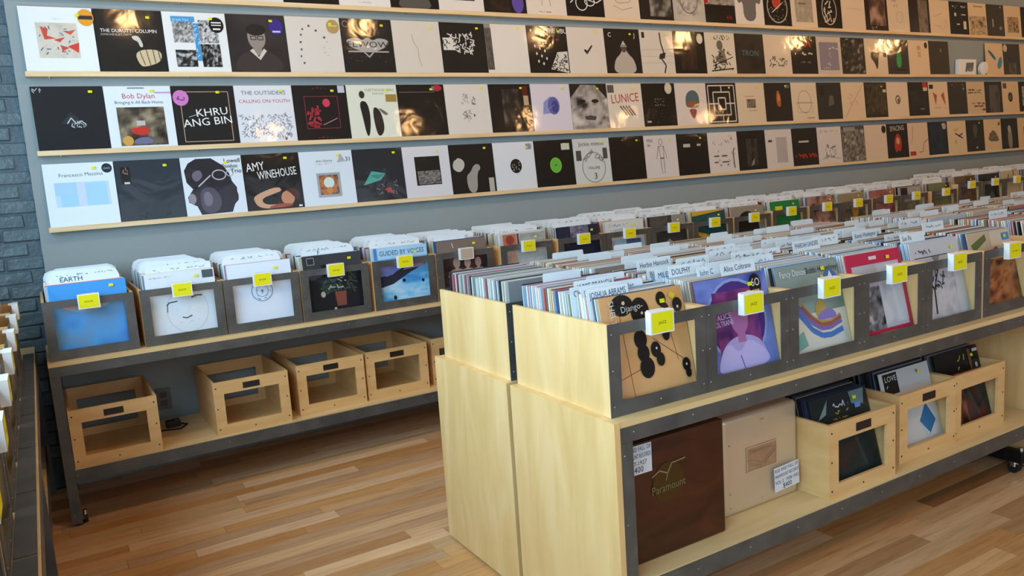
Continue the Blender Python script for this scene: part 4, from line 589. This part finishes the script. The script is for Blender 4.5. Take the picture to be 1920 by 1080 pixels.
# ---- wall rack crates
AF = [
 ('sky blue record with streak of cloud', '2f8fd8', [('n', 0, 0, 1, .72, 101, 1.5, '2a7cc8', '3f96dc', '5a8cb8', '2f8fd8'), ('q', '8aa0b0', .1, .72, .5, .74, .85, .72, .66, .6, .4, .56, .2, .62), ('q', 'c88a78', .12, .72, .36, .72, .3, .63, .18, .64)]),
 ('white record with sketched face', 'd4dce4', [('o', .55, .4, .3, .34, .005, 'a8b0b8'), ('l', .018, '3a4048', .26, .5, .3, .54, .42, .55), ('l', .022, '3a4048', .62, .58, .7, .61, .78, .6), ('l', .016, '3a4048', .46, .3, .52, .28, .6, .31), ('l', .01, '3a4048', .27, .5, .26, .4), ('d', .3, .2, .75, .6, 30, 3, .006, '8a929a'), ('r', .82, .86, .98, .98, '3a4a50'), ('s', .06, .92, .4, .03, 4, .005, '8a949c')]),
 ('white record with round ink stamp', 'd8e2f2', [('o', .5, .54, .17, .17, .012, '6a7e98'), ('o', .5, .54, .1, .1, .01, '8a9cb4'), ('e', .5, .54, .02, .02, '6a7e98'), ('d', .36, .4, .64, .68, 18, 3, .016, '7a8ea8')]),
 ('black record with potted plant picture', '1b1b1f', [('p', '7c4638', .5, .12, .66, .12, .68, .36, .48, .36), ('d', .3, .36, .88, .62, 34, 4, .05, '3a4a40'), ('d', .4, .4, .7, .6, 8, 5, .03, 'a8a8a0'), ('e', .28, .34, .04, .05, 'b0a498'), ('r', .06, .84, .2, .97, '0c0c0e'), ('f', .07, .85, .19, .96, .01, '8a8a8a'), ('r', .44, .04, .48, .1, 'b8b4a8')]),
 ('blue record with aircraft and bold block name', '5aa8dc', [('n', 0, 0, 1, .5, 105, 2.5, '3f8cd0', '7ac0ea', 'b8dcf4', '4a98d8'), ('p', '2a2a3c', 0, .3, .3, .36, .62, .52, .95, .66, .7, .7, .2, .5, 0, .56), ('p', '7078b8', 0, .5, .3, .52, .55, .68, .1, .72), ('p', '8a78b8', .5, .58, .95, .62, .9, .7, .6, .7), ('r', 0, .8, 1, 1, '9cc8e8'), ('r', 0, .8, .06, 1, '3a78b8'), ('tc', 'GUIDED BY VOICES', .52, .86, .085, '22304a', 0, .82), ('e', .3, .12, .03, .04, '20242c'), ('e', .5, .4, .03, .03, '181c24'), ('e', .86, .36, .025, .03, '181c24')]),
 ('dusty brown record with three pale figures', '7a6a62', [('r', 0, 0, 1, .7, '2b2022'), ('n', 0, .1, 1, .72, 106, 5, '1c1618', '4a2c30', '2b2022'), ('b', .36, .3, .4, 'b09484', 'a08474'), ('b', .58, .3, .38, 'b09484', 'a08474'), ('b', .8, .3, .36, 'a88c7c', '98806f'), ('l', .02, 'c8beb4', .3, .95, .32, .86), ('e', .2, .06, .06, .05, '8a9298')]),
 ('pale record with rosy arm', 'b4bcbc', [('q', 'c49a8c', .1, .0, .14, .66, .3, .7, .36, .4, .34, 0), ('n', .4, .0, .95, .5, 107, 2, 'a8b0b4', 'c0c8cc', '98a4aa'), ('r', .05, .76, .34, .99, 'b86a50'), ('e', .2, .88, .09, .09, '8a3c30'), ('r', .36, .76, .4, .99, '5a3428'), ('n', .42, .76, .98, .98, 108, 3, '8a9290', 'a8b0aa')]),
 ('night blue record with figure in red and white', '20263a', [('b', .5, .0, .5, 'b89890', 'a8a4b8'), ('p', '8a3434', .4, 0, .46, .3, .42, .3, .36, 0), ('n', .3, .72, .75, 1, 109, 4, '20263a', '6a6a84', 'a08890')]),
 ('pale blue record with blue serif lines', 'ccd0cc', [('s', 0.08, 0.88, 0.57, 0.07, 15, 0.011, '6a86a8'), ('s', 0.10, 0.78, 0.51, 0.05, 17, 0.008, '7a92ac'), ('n', .1, .1, .92, .62, 110, 2, '8aaac4', 'a8c0d4', 'c0d0dc'), ('r', .5, .3, .88, .6, '4a5c80')]),
 ('dark record with silver fish', '3a3a36', [('p', '8a8e94', .2, .3, .5, .5, .62, .4, .45, .22), ('n', .0, .7, .5, 1, 111, 3, '3a3a36', '5c584e'), ('r', .6, .74, 1, 1, '8a8a84')]),
 ('teal and yellow record', '1f4a4c', [('e', .55, .36, .4, .2, '164a50'), ('l', .09, 'c8a028', .1, .52, .4, .44, .7, .24), ('p', 'c8a028', .0, .9, 1, .98, .95, 1, 0, 1), ('p', '2a5a58', .3, .74, .9, .76, .8, .9, .5, .9)]),
 ('grey record with black arch', '8f8878', [('e', .46, .5, .36, .4, '241f1a'), ('r', .1, 0, .82, .5, '241f1a'), ('p', 'b8b0a0', .3, 0, .36, .4, .46, 0)]),
 ('bright green record', '1d7a3e', [('p', '155a30', .1, .2, .6, .4, .95, .1, .9, 0, .1, 0), ('r', .15, .72, .4, .88, 'd8d020')]),
 ('rosy brown record', '8a6456', [('n', 0, 0, 1, 1, 115, 4, '4a342c', '9c7264', 'b48a78', '6a4a3c')]), ('tan record with arched picture', '8f8060', [('n', 0, 0, 1, .66, 116, 3, '3c3c30', '6a6450', '9c8a64'), ('e', .6, .66, .14, .28, 'a8782c')]),
 ('dull red record', '8a4a44', [('n', 0, 0, 1, 1, 117, 3, '6a342e', '9a5a50', 'b08478')]), ('grey record with dark square', 'a09a94', [('r', .1, .74, .4, .98, '241c1a'), ('n', .2, .1, .9, .6, 118, 4, '4a4a3c', '8a8468')]),
 ('sage green record', '6c7450', [('e', .86, .88, .1, .12, '241f18'), ('n', 0, 0, 1, .6, 119, 2, '5c6444', '747c58')]), ('dark brown record', '5a4634', [('n', 0, 0, 1, 1, 120, 4, '33261a', '6a523c', '4a3828')]),
 ('black record with blue grey shape', '23231f', [('p', '3c4a50', .3, .2, .6, .5, .8, .3, .5, .1)]), ('cream record with black marks', 'b8aa88', [('d', .2, .7, .9, .95, 6, 3, .06, '2a241a')]), ('grey green record', '7a7a62', []), ('tan record', 'a08864', [])]
tagx = [.748, 1.143, 1.519, 1.898, 2.29, 2.67, 3.091, 3.5, 3.865, 4.245, 4.623, 5.013, 5.408, 5.813, 6.187, 6.577, 6.954, 7.386, 7.778, 8.159, 8.532, 8.92, 9.31]
ZA = []
for k, (lab, base, ops) in enumerate(AF):
    tx = tagx[k]; x0 = tx-CW/2+(.0 if k else -.0)
    if k: x0 = max(x0, prevx+CW+.002)
    prevx = x0
    zs = ZT+rise[min(3, k//6)]
    yf = -.551
    crate((x0, yf, zs+.0005), 'steel-fronted crate with %s in its window' % lab, 'crates on the wall rack', 'ROCK' if k != 5 else '', 0, tx-(x0+CW/2))
    cards = []; nC = 8 if k < 12 else 6
    for c in range(nC):
        t = .06+.9*(c+.5)/nC+RR.uniform(-.02, .02)
        if k < 5: me = (WIDE, SCRIB[(c+k*2) % 8]) if (c+k) % 3 != 1 else (WIDE2, SCRIB2[c % 4])
        else: me = RR.choice([(WIDE2, SCRIB2[c % 4]), (WIDE, SCRIB[4+c % 4]), (FLAT, None), (WIDE2, SCRIB2[(c+1) % 4])])
        cards.append((t, RR.uniform(.008, .038) if me[0] is not FLAT else RR.uniform(.02, .12), me, RR.uniform(-.005, .006)))
    if k == 0: cards = [(.14, .028, (WIDE, SCRIB[0]), .006), (.2, .02, (WIDE, SCRIB[1]), .012)]+cards[3:]
    fill(x0, yf, zs, 40, PAL if k < 6 else PAL+PALW, .1, .04, 'behind the '+sh(lab, 6), indiv=0, front=('%s at the front of a wall rack crate' % sh(lab, 8), base, A(ops) if ops else None), cards=cards, start=.02, group='records at the front of the wall rack crates')
# ---- island, near row
NF = [
 ('orange tan record with black discs and thin lines', 'cf9a62', [('n', 0, 0, 1, 1, 201, 1.5, 'c8905a', 'd8a46c', 'cf9a62'), ('l', .006, '5a3018', 0, .2, .5, .32), ('l', .006, '5a3018', .2, .66, .05, .5), ('l', .006, '5a3018', .55, .55, .95, .25), ('l', .005, '6a3c20', .72, .95, .82, .3), ('l', .005, '6a3c20', .2, .95, .24, .05), ('e', .25, .9, .13, .1, '1a1512'), ('e', .45, .82, .11, .13, '171412'), ('e', .27, .92, .018, .018, 'd8b8a0'), ('e', .47, .8, .014, .014, 'd8b8a0'), ('e', .72, .9, .06, .07, '1a1512'), ('e', .75, .8, .05, .06, '3a1c14'), ('e', .4, .56, .075, .09, '14100e'), ('e', .41, .43, .07, .085, '14100e'), ('e', .43, .29, .085, .1, '14100e'), ('e', .56, .44, .06, .075, '14100e'), ('e', .57, .45, .01, .012, 'd8d0c8'), ('e', .6, .34, .05, .065, '14100e'), ('e', .71, .56, .045, .06, '14100e'), ('e', .7, .64, .04, .05, '14100e'), ('e', .9, .24, .05, .065, '14100e'), ('e', .9, .24, .01, .012, 'd8d0c8'), ('e', .91, .16, .035, .05, '14100e'), ('t', 'Django-', .22, .83, .06, 'c8c0b8', 4), ('t', 'SHELTER', .09, .96, .06, 'd8ccc0', -88), ('e', .9, .82, .06, .07, '181412'), ('e', .9, .8, .012, .014, 'd8c8c0'), ('p', 'd8b820', .83, .96, .9, .92, .86, .88, .81, .91)]),
 ('purple mandala record with black sticker', '5a6ab4', [('n', 0, 0, 1, 1, 202, 1.6, '3c50a0', '7a8ad0', '5a6ab4', '8fb0d8'), ('e', .5, .55, .42, .43, '8a9cd0'), ('e', .5, .55, .39, .4, '4a2a78'), ('n', .2, .2, .8, .86, 203, 3, '3c1c58', '6a2c6a', '8a3c78', '4a2a78'), ('b', .52, .08, .68, 'a8689c', 'a89ad0'), ('q', 'b8aee0', .12, .1, .3, .38, .46, .2, .6, .38, .9, .14, .8, .04, .2, .04), ('l', .012, '6a4a9c', .46, .2, .5, .05), ('t', 'ALICE', .22, .58, .055, 'd8cce8', 3), ('t', 'COLTRANE', .14, .51, .055, 'd8cce8', 3, .75), ('e', .82, .88, .085, .11, '141012'), ('t', '6O', .765, .86, .085, 'e8e0d8', 0, .8), ('r', .77, .8, .87, .825, 'd88a3a'), ('r', .68, .8, .73, .83, 'd8d030')]),
 ('grey green record with coloured wave stripes', '8a9690', [('r', 0, 0, 1, .45, 'd4d0c4'), ('n', .0, .45, 1, .8, 204, 1.5, '6a8078', '8a9690', '8fa49c'), ('l', .028, 'b8905c', .02, .72, .16, .69, .32, .56, .44, .42, .56, .34, .72, .33, .9, .38), ('l', .05, '7a6ab0', .02, .66, .16, .63, .3, .5, .42, .35, .55, .27, .7, .26, .9, .31), ('l', .04, '9a5c50', .3, .54, .43, .4, .56, .31, .72, .3, .9, .35), ('l', .06, '4a78c0', .02, .6, .15, .57, .28, .43, .41, .27, .55, .19, .7, .18, .9, .22), ('e', .6, .46, .09, .12, 'b89a50'), ('q', '8878c0', .5, .36, .56, .44, .74, .48, .84, .4, .8, .35), ('p', '78a8a0', .08, .2, .26, .28, .3, .12, .14, .08), ('t', 'Fancy Dancer', .05, .88, .07, 'dce0dc', 0, .8), ('t', 'Bobbi Humphrey', .46, .88, .07, '2a302c', 0, .78), ('e', .84, .78, .11, .11, '4a6ca0'), ('p', 'dce4ee', .78, .76, .84, .88, .9, .76), ('r', .68, .8, .73, .84, 'd8cc30')]),
 ('crimson framed record with grey photograph', 'c02a4c', [('r', .07, .1, .93, .86, 'b8b8c0'), ('n', .07, .1, .5, .6, 205, 3, '1e1c20', '8a8a90', '4a484c', 'c0c0c8'), ('n', .5, .14, .93, .84, 206, 1.4, 'a8acb8', 'c8ccd4', 'b8b8c0'), ('r', .4, .91, .54, .95, 'e8c8cc'), ('r', .35, .03, .65, .06, 'e8b8c4')]),
 ('pale grey record with bare tree photograph', 'c4c4c8', [('n', .04, .02, .8, .7, 207, 3, '9a98a0', 'c8c6cc', 'b0aeb4'), ('l', .03, '2a282a', .3, .1, .34, .4, .2, .6), ('l', .02, '2a282a', .34, .4, .5, .66), ('d', .1, .42, .6, .7, 40, 3, .03, '38363a'), ('r', .06, .8, .9, .81, '2a282a'), ('s', .08, .84, .4, .06, 3, .014, '4a484c'), ('p', '8a888e', .4, .8, .56, .8, .48, .7)]),
 ('sandy record with brown mosaic', 'c4ae90', [('n', .0, .0, 1, .62, 208, 5, '3c1e10', '8a4a24', 'b87a4c', '4a2814'), ('p', '5c6a3c', .05, .84, .4, .96, .42, .88, .1, .74), ('r', .5, .78, .98, .98, 'd0c0a8'), ('r', .78, .84, .96, .94, '4a8cc0'), ('p', '6a3a20', .3, .66, .62, .78, .74, .64)]),
 ('brown and rose record', 'a07a68', []), ('cream record', 'd0c4ac', []), ('blue record', '6a88a8', [])]
names0 = [[('JOSHUA ABRAMS', .06, .0, .0), ('DOROTHY ASHBY', .15, .005, .002), ('Albert Ayler', .22, .11, -.004), ('Chet Baker', .27, .0, -.006), ('JAIMIE BRANCH', .42, .06, .0), ('~', .62, .16, -.012)],
 [('Alice Coltrane', .07, .165, .012), ('John C', .16, .1, .004), ('ROLAND KIRK', .24, .17, .006), ('DOLPHY', .3, .03, .01), ('MILES DAVIS', .38, .0, .0), ('Bill Evans', .5, .0, .0), ('Herbie Hancock', .8, .06, .012), ('~', .6, .165, .01)],
 [('~', .3, .0, .0), ('~', .52, .03, .008), ('~', .72, .0, .012), ('~', .62, .17, -.004), ('~', .9, .06, .015)],
 [('PHAROAH SANDERS', .55, .0, .012), ('~', .64, .15, .012), ('~', .8, .02, .004), ('~', .92, .0, .01)],
 [('Sun Ra', .09, .02, .012), ('~', .3, .05, .0), ('Kamasi Washington', .6, .0, .012), ('~', .75, .12, .0), ('~', .9, .05, .01)],
 [('~', .5, .02, .01), ('~', .85, .08, .012)], [('~', .6, .05, .01)], [('~', .7, .05, .01)], [('~', .3, .05, .01)]]
NX = [1.9003, 2.2715, 2.6425, 3.0105, 3.3865, 3.775, 4.33, 4.72, 5.1]
nI = [48, 46, 36, 24, 14, 6, 0, 0, 0]
for k, (lab, base, ops) in enumerate(NF):
    x0 = NX[k]; z = ZT+.0005
    crate((x0, -2.862, z), 'steel-fronted crate with %s in its window' % lab, 'crates on the near side of the island', 'JAZZ' if k < 5 else 'SOUL', 0, -.005)
    cards = [(t, u, (TAB, lettering(n, .155, .343) if n != '~' else Art().draw([('s', .014, .318, .135, .014, int(t*100)+k, .0019, INK)]).mesh('ink', 1, 1, M_TAG, .0001)), ex+.004) for n, t, u, ex in names0[k]]
    if k < 6: cards += [(t, RR.uniform(.05, .18), (TAB, None), RR.uniform(-.004, .01)) for t in ((.97,) if k < 1 else (.86, .97))]
    where = 'behind the '+sh(lab, 6)
    fill(x0, -2.862, z, 49, PAL if k < 1 else PAL[:26]+PALW if k < 4 else PAL+PALW, .19 if k < 2 else .22, .05, where, indiv=nI[k], front=('%s at the front of an island crate' % sh(lab, 8), base, A(ops) if ops else None), cards=cards, start=.024, xoff=.034, group=None, cardlab='white tab card')
# ---- island, far row (backs of the crates towards us)
for k in range(13):
    x0 = 1.9003+.371*k if k < 6 else 4.33+.371*(k-6)
    e = crate((x0, -2.3125, ZT+.0005), 'steel-framed crate, %s from the plywood end, wall side of the island' % ordn(k+1), 'crates on the wall side of the island')
    e.name = 'record_crate'
    cards = [(RR.uniform(.02, .98), RR.uniform(.01, .19), (TAB if RR.random() < .6 else SHORT, None), RR.uniform(-.012, .006)) for _ in range(5 if k else 0)]
    fill(x0, -2.3125, ZT, 52, PALB if k == 0 else PALW+PAL[:8], .05, .02, 'in the island\'s %s wall-side crate' % ordn(k+1), indiv=52 if k == 0 else 0, cards=cards, start=.02, xoff=.03, cardlab='blank white tab card')
# ---- rack by the street window
for k in range(8):
    yc = -.6-.42*k; rot = Matrix.Translation((.452, yc-CW/2, ZT+.0005)) @ Matrix.Rotation(math.pi/2, 4, 'Z')
    if yc < -3.4: break
    crate((.452, yc-CW/2, ZT+.0005), 'steel-fronted crate on the street side rack, %s from the brick corner' % ordn(k+1), 'crates on the street side rack', 'ROCK', math.pi/2)
    crate((.452, yc-CW/2, ZLOW+.0005), 'steel-fronted crate on the lower street side shelf, %s from the brick corner' % ordn(k+1), 'crates on the lower street side shelf', None, math.pi/2)
    fill(0, 0, 0, 30, PALW+PAL, .1, .05, 'in the %s street side crate' % ordn(k+1), rot=rot, cards=[(t, .02, (FLAT, None), 0) for t in (.3, .7)], cardlab='white divider card')
# ---- lower wooden crates on the island
LF = [('dark record with white and gold words', '1c2426', [('n', 0, 0, 1, .7, 301, 3, '101414', '24302c', '1c2426', '3a2a20'), ('p', '7a8a88', .1, .76, .3, .96, .24, .8), ('p', '6a7c80', .68, .98, .95, .98, .9, .8, .7, .84), ('s', 0.36, 0.84, 0.64, 0.07, 10, 0.011, 'd8dcd8'), ('s', 0.38, 0.76, 0.62, 0.05, 11, 0.008, 'c8a848'), ('s', 0.33, 0.7, 0.67, 0.04, 18, 0.006, 'c8a848'), ('r', .74, .78, .84, .84, '5a8cc8')]),
      ('white record with black lettered square and blue diamond', 'c8c6c4', [('r', .06, .72, .34, .98, '191716'), ('t', 'LOVE', .09, .88, .07, 'd8d4d0'), ('s', 0.09, 0.79, 0.25, 0.07, 7, 0.011, 'd8d4d0'), ('p', '2a6a9c', .6, .3, .78, .5, .92, .26, .74, .1), ('p', 'b8ccd8', .6, .3, .68, .2, .76, .12, .7, .1), ('e', .74, .92, .02, .02, '7a7a90')]),
      ('black record with yellow and white words', '17130f', [('n', 0, 0, .5, .7, 303, 4, '1c1210', '5c2c20', '8a5a48', '24140f'), ('n', .5, 0, 1, .7, 304, 3, '17130f', '3a3430', '6a241c'), ('s', 0.40, 0.84, 0.66, 0.09, 8, 0.014, 'c8b430'), ('s', 0.46, 0.72, 0.67, 0.09, 7, 0.014, 'c8c4b8'), ('p', '7a4a38', .74, .98, .82, .96, .8, .7, .76, .7), ('e', .9, .74, .03, .035, 'c8c8c4'), ('r', .86, .92, .98, .96, 'c8c8c4')])]
for (x0, yf, n), (lab, base, ops) in zip(((2.803, -2.886, 16), (3.264, -2.842, 14), (3.638, -2.832, 16)), LF):
    z = ZLOW+.0035
    wcrate((x0, yf, z), 'open wooden crate holding %s' % lab, 'wooden crates with records on the lower island shelf', plate=lab[0] != 'b')
    fill(x0, yf, z, n, PALD, .24, .14, 'behind the '+sh(lab, 6), indiv=n, front=('%s in a lower wooden crate' % lab, base, A(ops)), depth=.2, start=.036, xoff=.03)
# ---- empty wooden crates under the wall rack
for i, (x0, yf, lab) in enumerate(((.5975, -.588, 'empty wooden crate beside the rack leg nearest the brick corner'), (1.222, -.568, 'empty wooden crate standing past the open gap on the lower wall shelf'), (1.648, -.522, 'empty wooden crate between two others on the lower wall shelf'), (2.033, -.508, 'empty wooden crate next to the plywood island end, lower wall shelf'), (2.447, -.47, 'wooden crate half hidden behind the island end panel'))):
    wcrate((x0, yf, ZLOW+.0005), lab, 'empty wooden crates under the wall rack')
# ---- boxed sets on the lower island shelf
zl = ZLOW+.0035
e = tag(empty('walnut_box', (1.966, -2.827, zl)), 'dark walnut boxed set with round brass emblem and price note', 'box')
link('box_body', boxes('wb', [(0, 0, 0, .402, .22, .38)], M_WALNUT, .006), None, e)
em = link('emblem', cyl('em', [((.165, -.0025, .235), (.165, .002, .235), .062, .062)], M_BRASS, 32), None, e)
link('emblem_relief', Art().draw([('l', .004, '8a7a58', .10, .262, .13, .276, .162, .262, .18, .29, .235, .294), ('l', .003, '8a7a58', .162, .262, .155, .24), ('tc', 'Paramount', .165, .208, .026, '7c6c4c', 2, .85)]).mesh('er', 1, 1, M_TAG, .0003, -.0026), None, em)
def note(name, w, h, lines, loc, parent, rot=0):
    a = Art().draw([('r', 0, 0, 1, 1, 'd8d8dc')]); n = len(lines)
    a2 = Art(); a2.k = 1
    for i, (t, sz) in enumerate(lines): a2.draw([('tc', t, w/2, h*(1-(i+.82)/(n+.1)), sz, '22222a', 1, min(.9, (w-.006)/(glyphs(t)[2]*sz/.72)))])
    o = link(name, boxes('paper', [(0, -.0008, 0, w, 0, h)], mat('note_paper', 'd4d6dc', .7)), None, parent, loc); o.rotation_euler = (0, rot, 0)
    link('lettering', a2.mesh('ink', 1, 1, M_TAG, .0001, -.0009), None, o)
note('price_note', .115, .09, [('RISE AND FALL OF', .014), ('PARAMOUNT RECORDS', .014), ('1917-1927', .014), ('$400', .019)], (-.012, -.0012, .285), e)
e = tag(empty('metal_case', (2.424, -2.766, zl)), 'champagne metal cased set with embossed plate and price note', 'box')
me = boxes('gc', [(0, 0, 0, .366, .1, .341)]); bm = bmesh.new(); bm.from_mesh(me); bmesh.ops.bevel(bm, geom=bm.edges[:], offset=.02, segments=5, affect='EDGES', profile=.6); bm.to_mesh(me); bm.free(); me.polygons.foreach_set('use_smooth', [True]*len(me.polygons)); me.materials.append(M_GOLD)
link('case_body', me, None, e)
pl = link('plate', boxes('pl', [(.105, -.0025, .135, .255, .001, .225)], tex(mat('plate_metal', 'b8987a', .35, .5), nscale=8, ramp=[(.3, 'b09070'), (.7, 'c4a688')]), .0015), None, e)
link('plate_relief', Art().draw([('tc', 'PARAMOUNT', .18, .2, .012, '8a6c4c', 0, 1.1), ('l', .003, '9a7c5c', .11, .178, .15, .172, .178, .156, .205, .172, .25, .205), ('l', .0025, '9a7c5c', .115, .17, .178, .148), ('l', .0025, '9a7c5c', .12, .162, .178, .143), ('l', .0025, '8a6c4c', .19, .15, .245, .19), ('f', .108, .138, .252, .222, .0025, 'd0b494')]).mesh('pr', 1, 1, M_TAG, .0003, -.0027), None, pl)
note('price_note', .125, .088, [('RISE AND FALL OF', .013), ('PARAMOUNT RECORDS', .013), ('VOL 2  1928-1932', .013), ('$400', .018)], (.232, -.012, .035), e, -.05)
link('rivets', cyl('rv', [((x, -.0016, z), (x, .001, z), .003, .004) for x, z in ((.03, .03), (.03, .08), (.03, .25), (.18, .31), (.19, .31), (.18, .03))], M_CHROME, 10), None, e)
# ---- things at the wall under the rack
e = tag(empty('wall_outlet', (1.02, 0, .31)), 'grey double socket plate on the wall under the wall rack', 'socket')
link('plate', boxes('op', [(0, -.006, 0, .075, 0, .118)], mat('outlet_plastic', '6a6c6c', .5), .002), None, e)
for z in (.02, .066): link('socket', boxes('os', [(.02, -.008, z, .055, -.0055, z+.032)], mat('socket_face', '4a4c4c', .5), .001), None, e)
e = tag(empty('power_adapter', (1.03, -.24, ZLOW+.001)), 'small black power adapter lying on the lower wall shelf', 'adapter')
link('adapter_body', boxes('ab', [(0, 0, 0, .07, .05, .035)], M_RUBBER, .006), None, e)
link('cable', cyl('cab', [((.07, .02, .01), (.1, .0, .006), .004, .004), ((.1, .0, .006), (.06, -.06, .005), .004, .004), ((.06, -.06, .005), (-.03, -.03, .005), .004, .004)], M_RUBBER, 8), None, e)
link('lamp_dot', cyl('ld', [((.05, .01, .034), (.05, .01, .0365), .005, .005)], M_CHROME, 10), None, e)
# everything filed further back or farther away
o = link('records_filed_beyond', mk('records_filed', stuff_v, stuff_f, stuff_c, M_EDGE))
tag(o, 'dense rows of filed records too many to count in the far crates', 'record', kind='stuff')
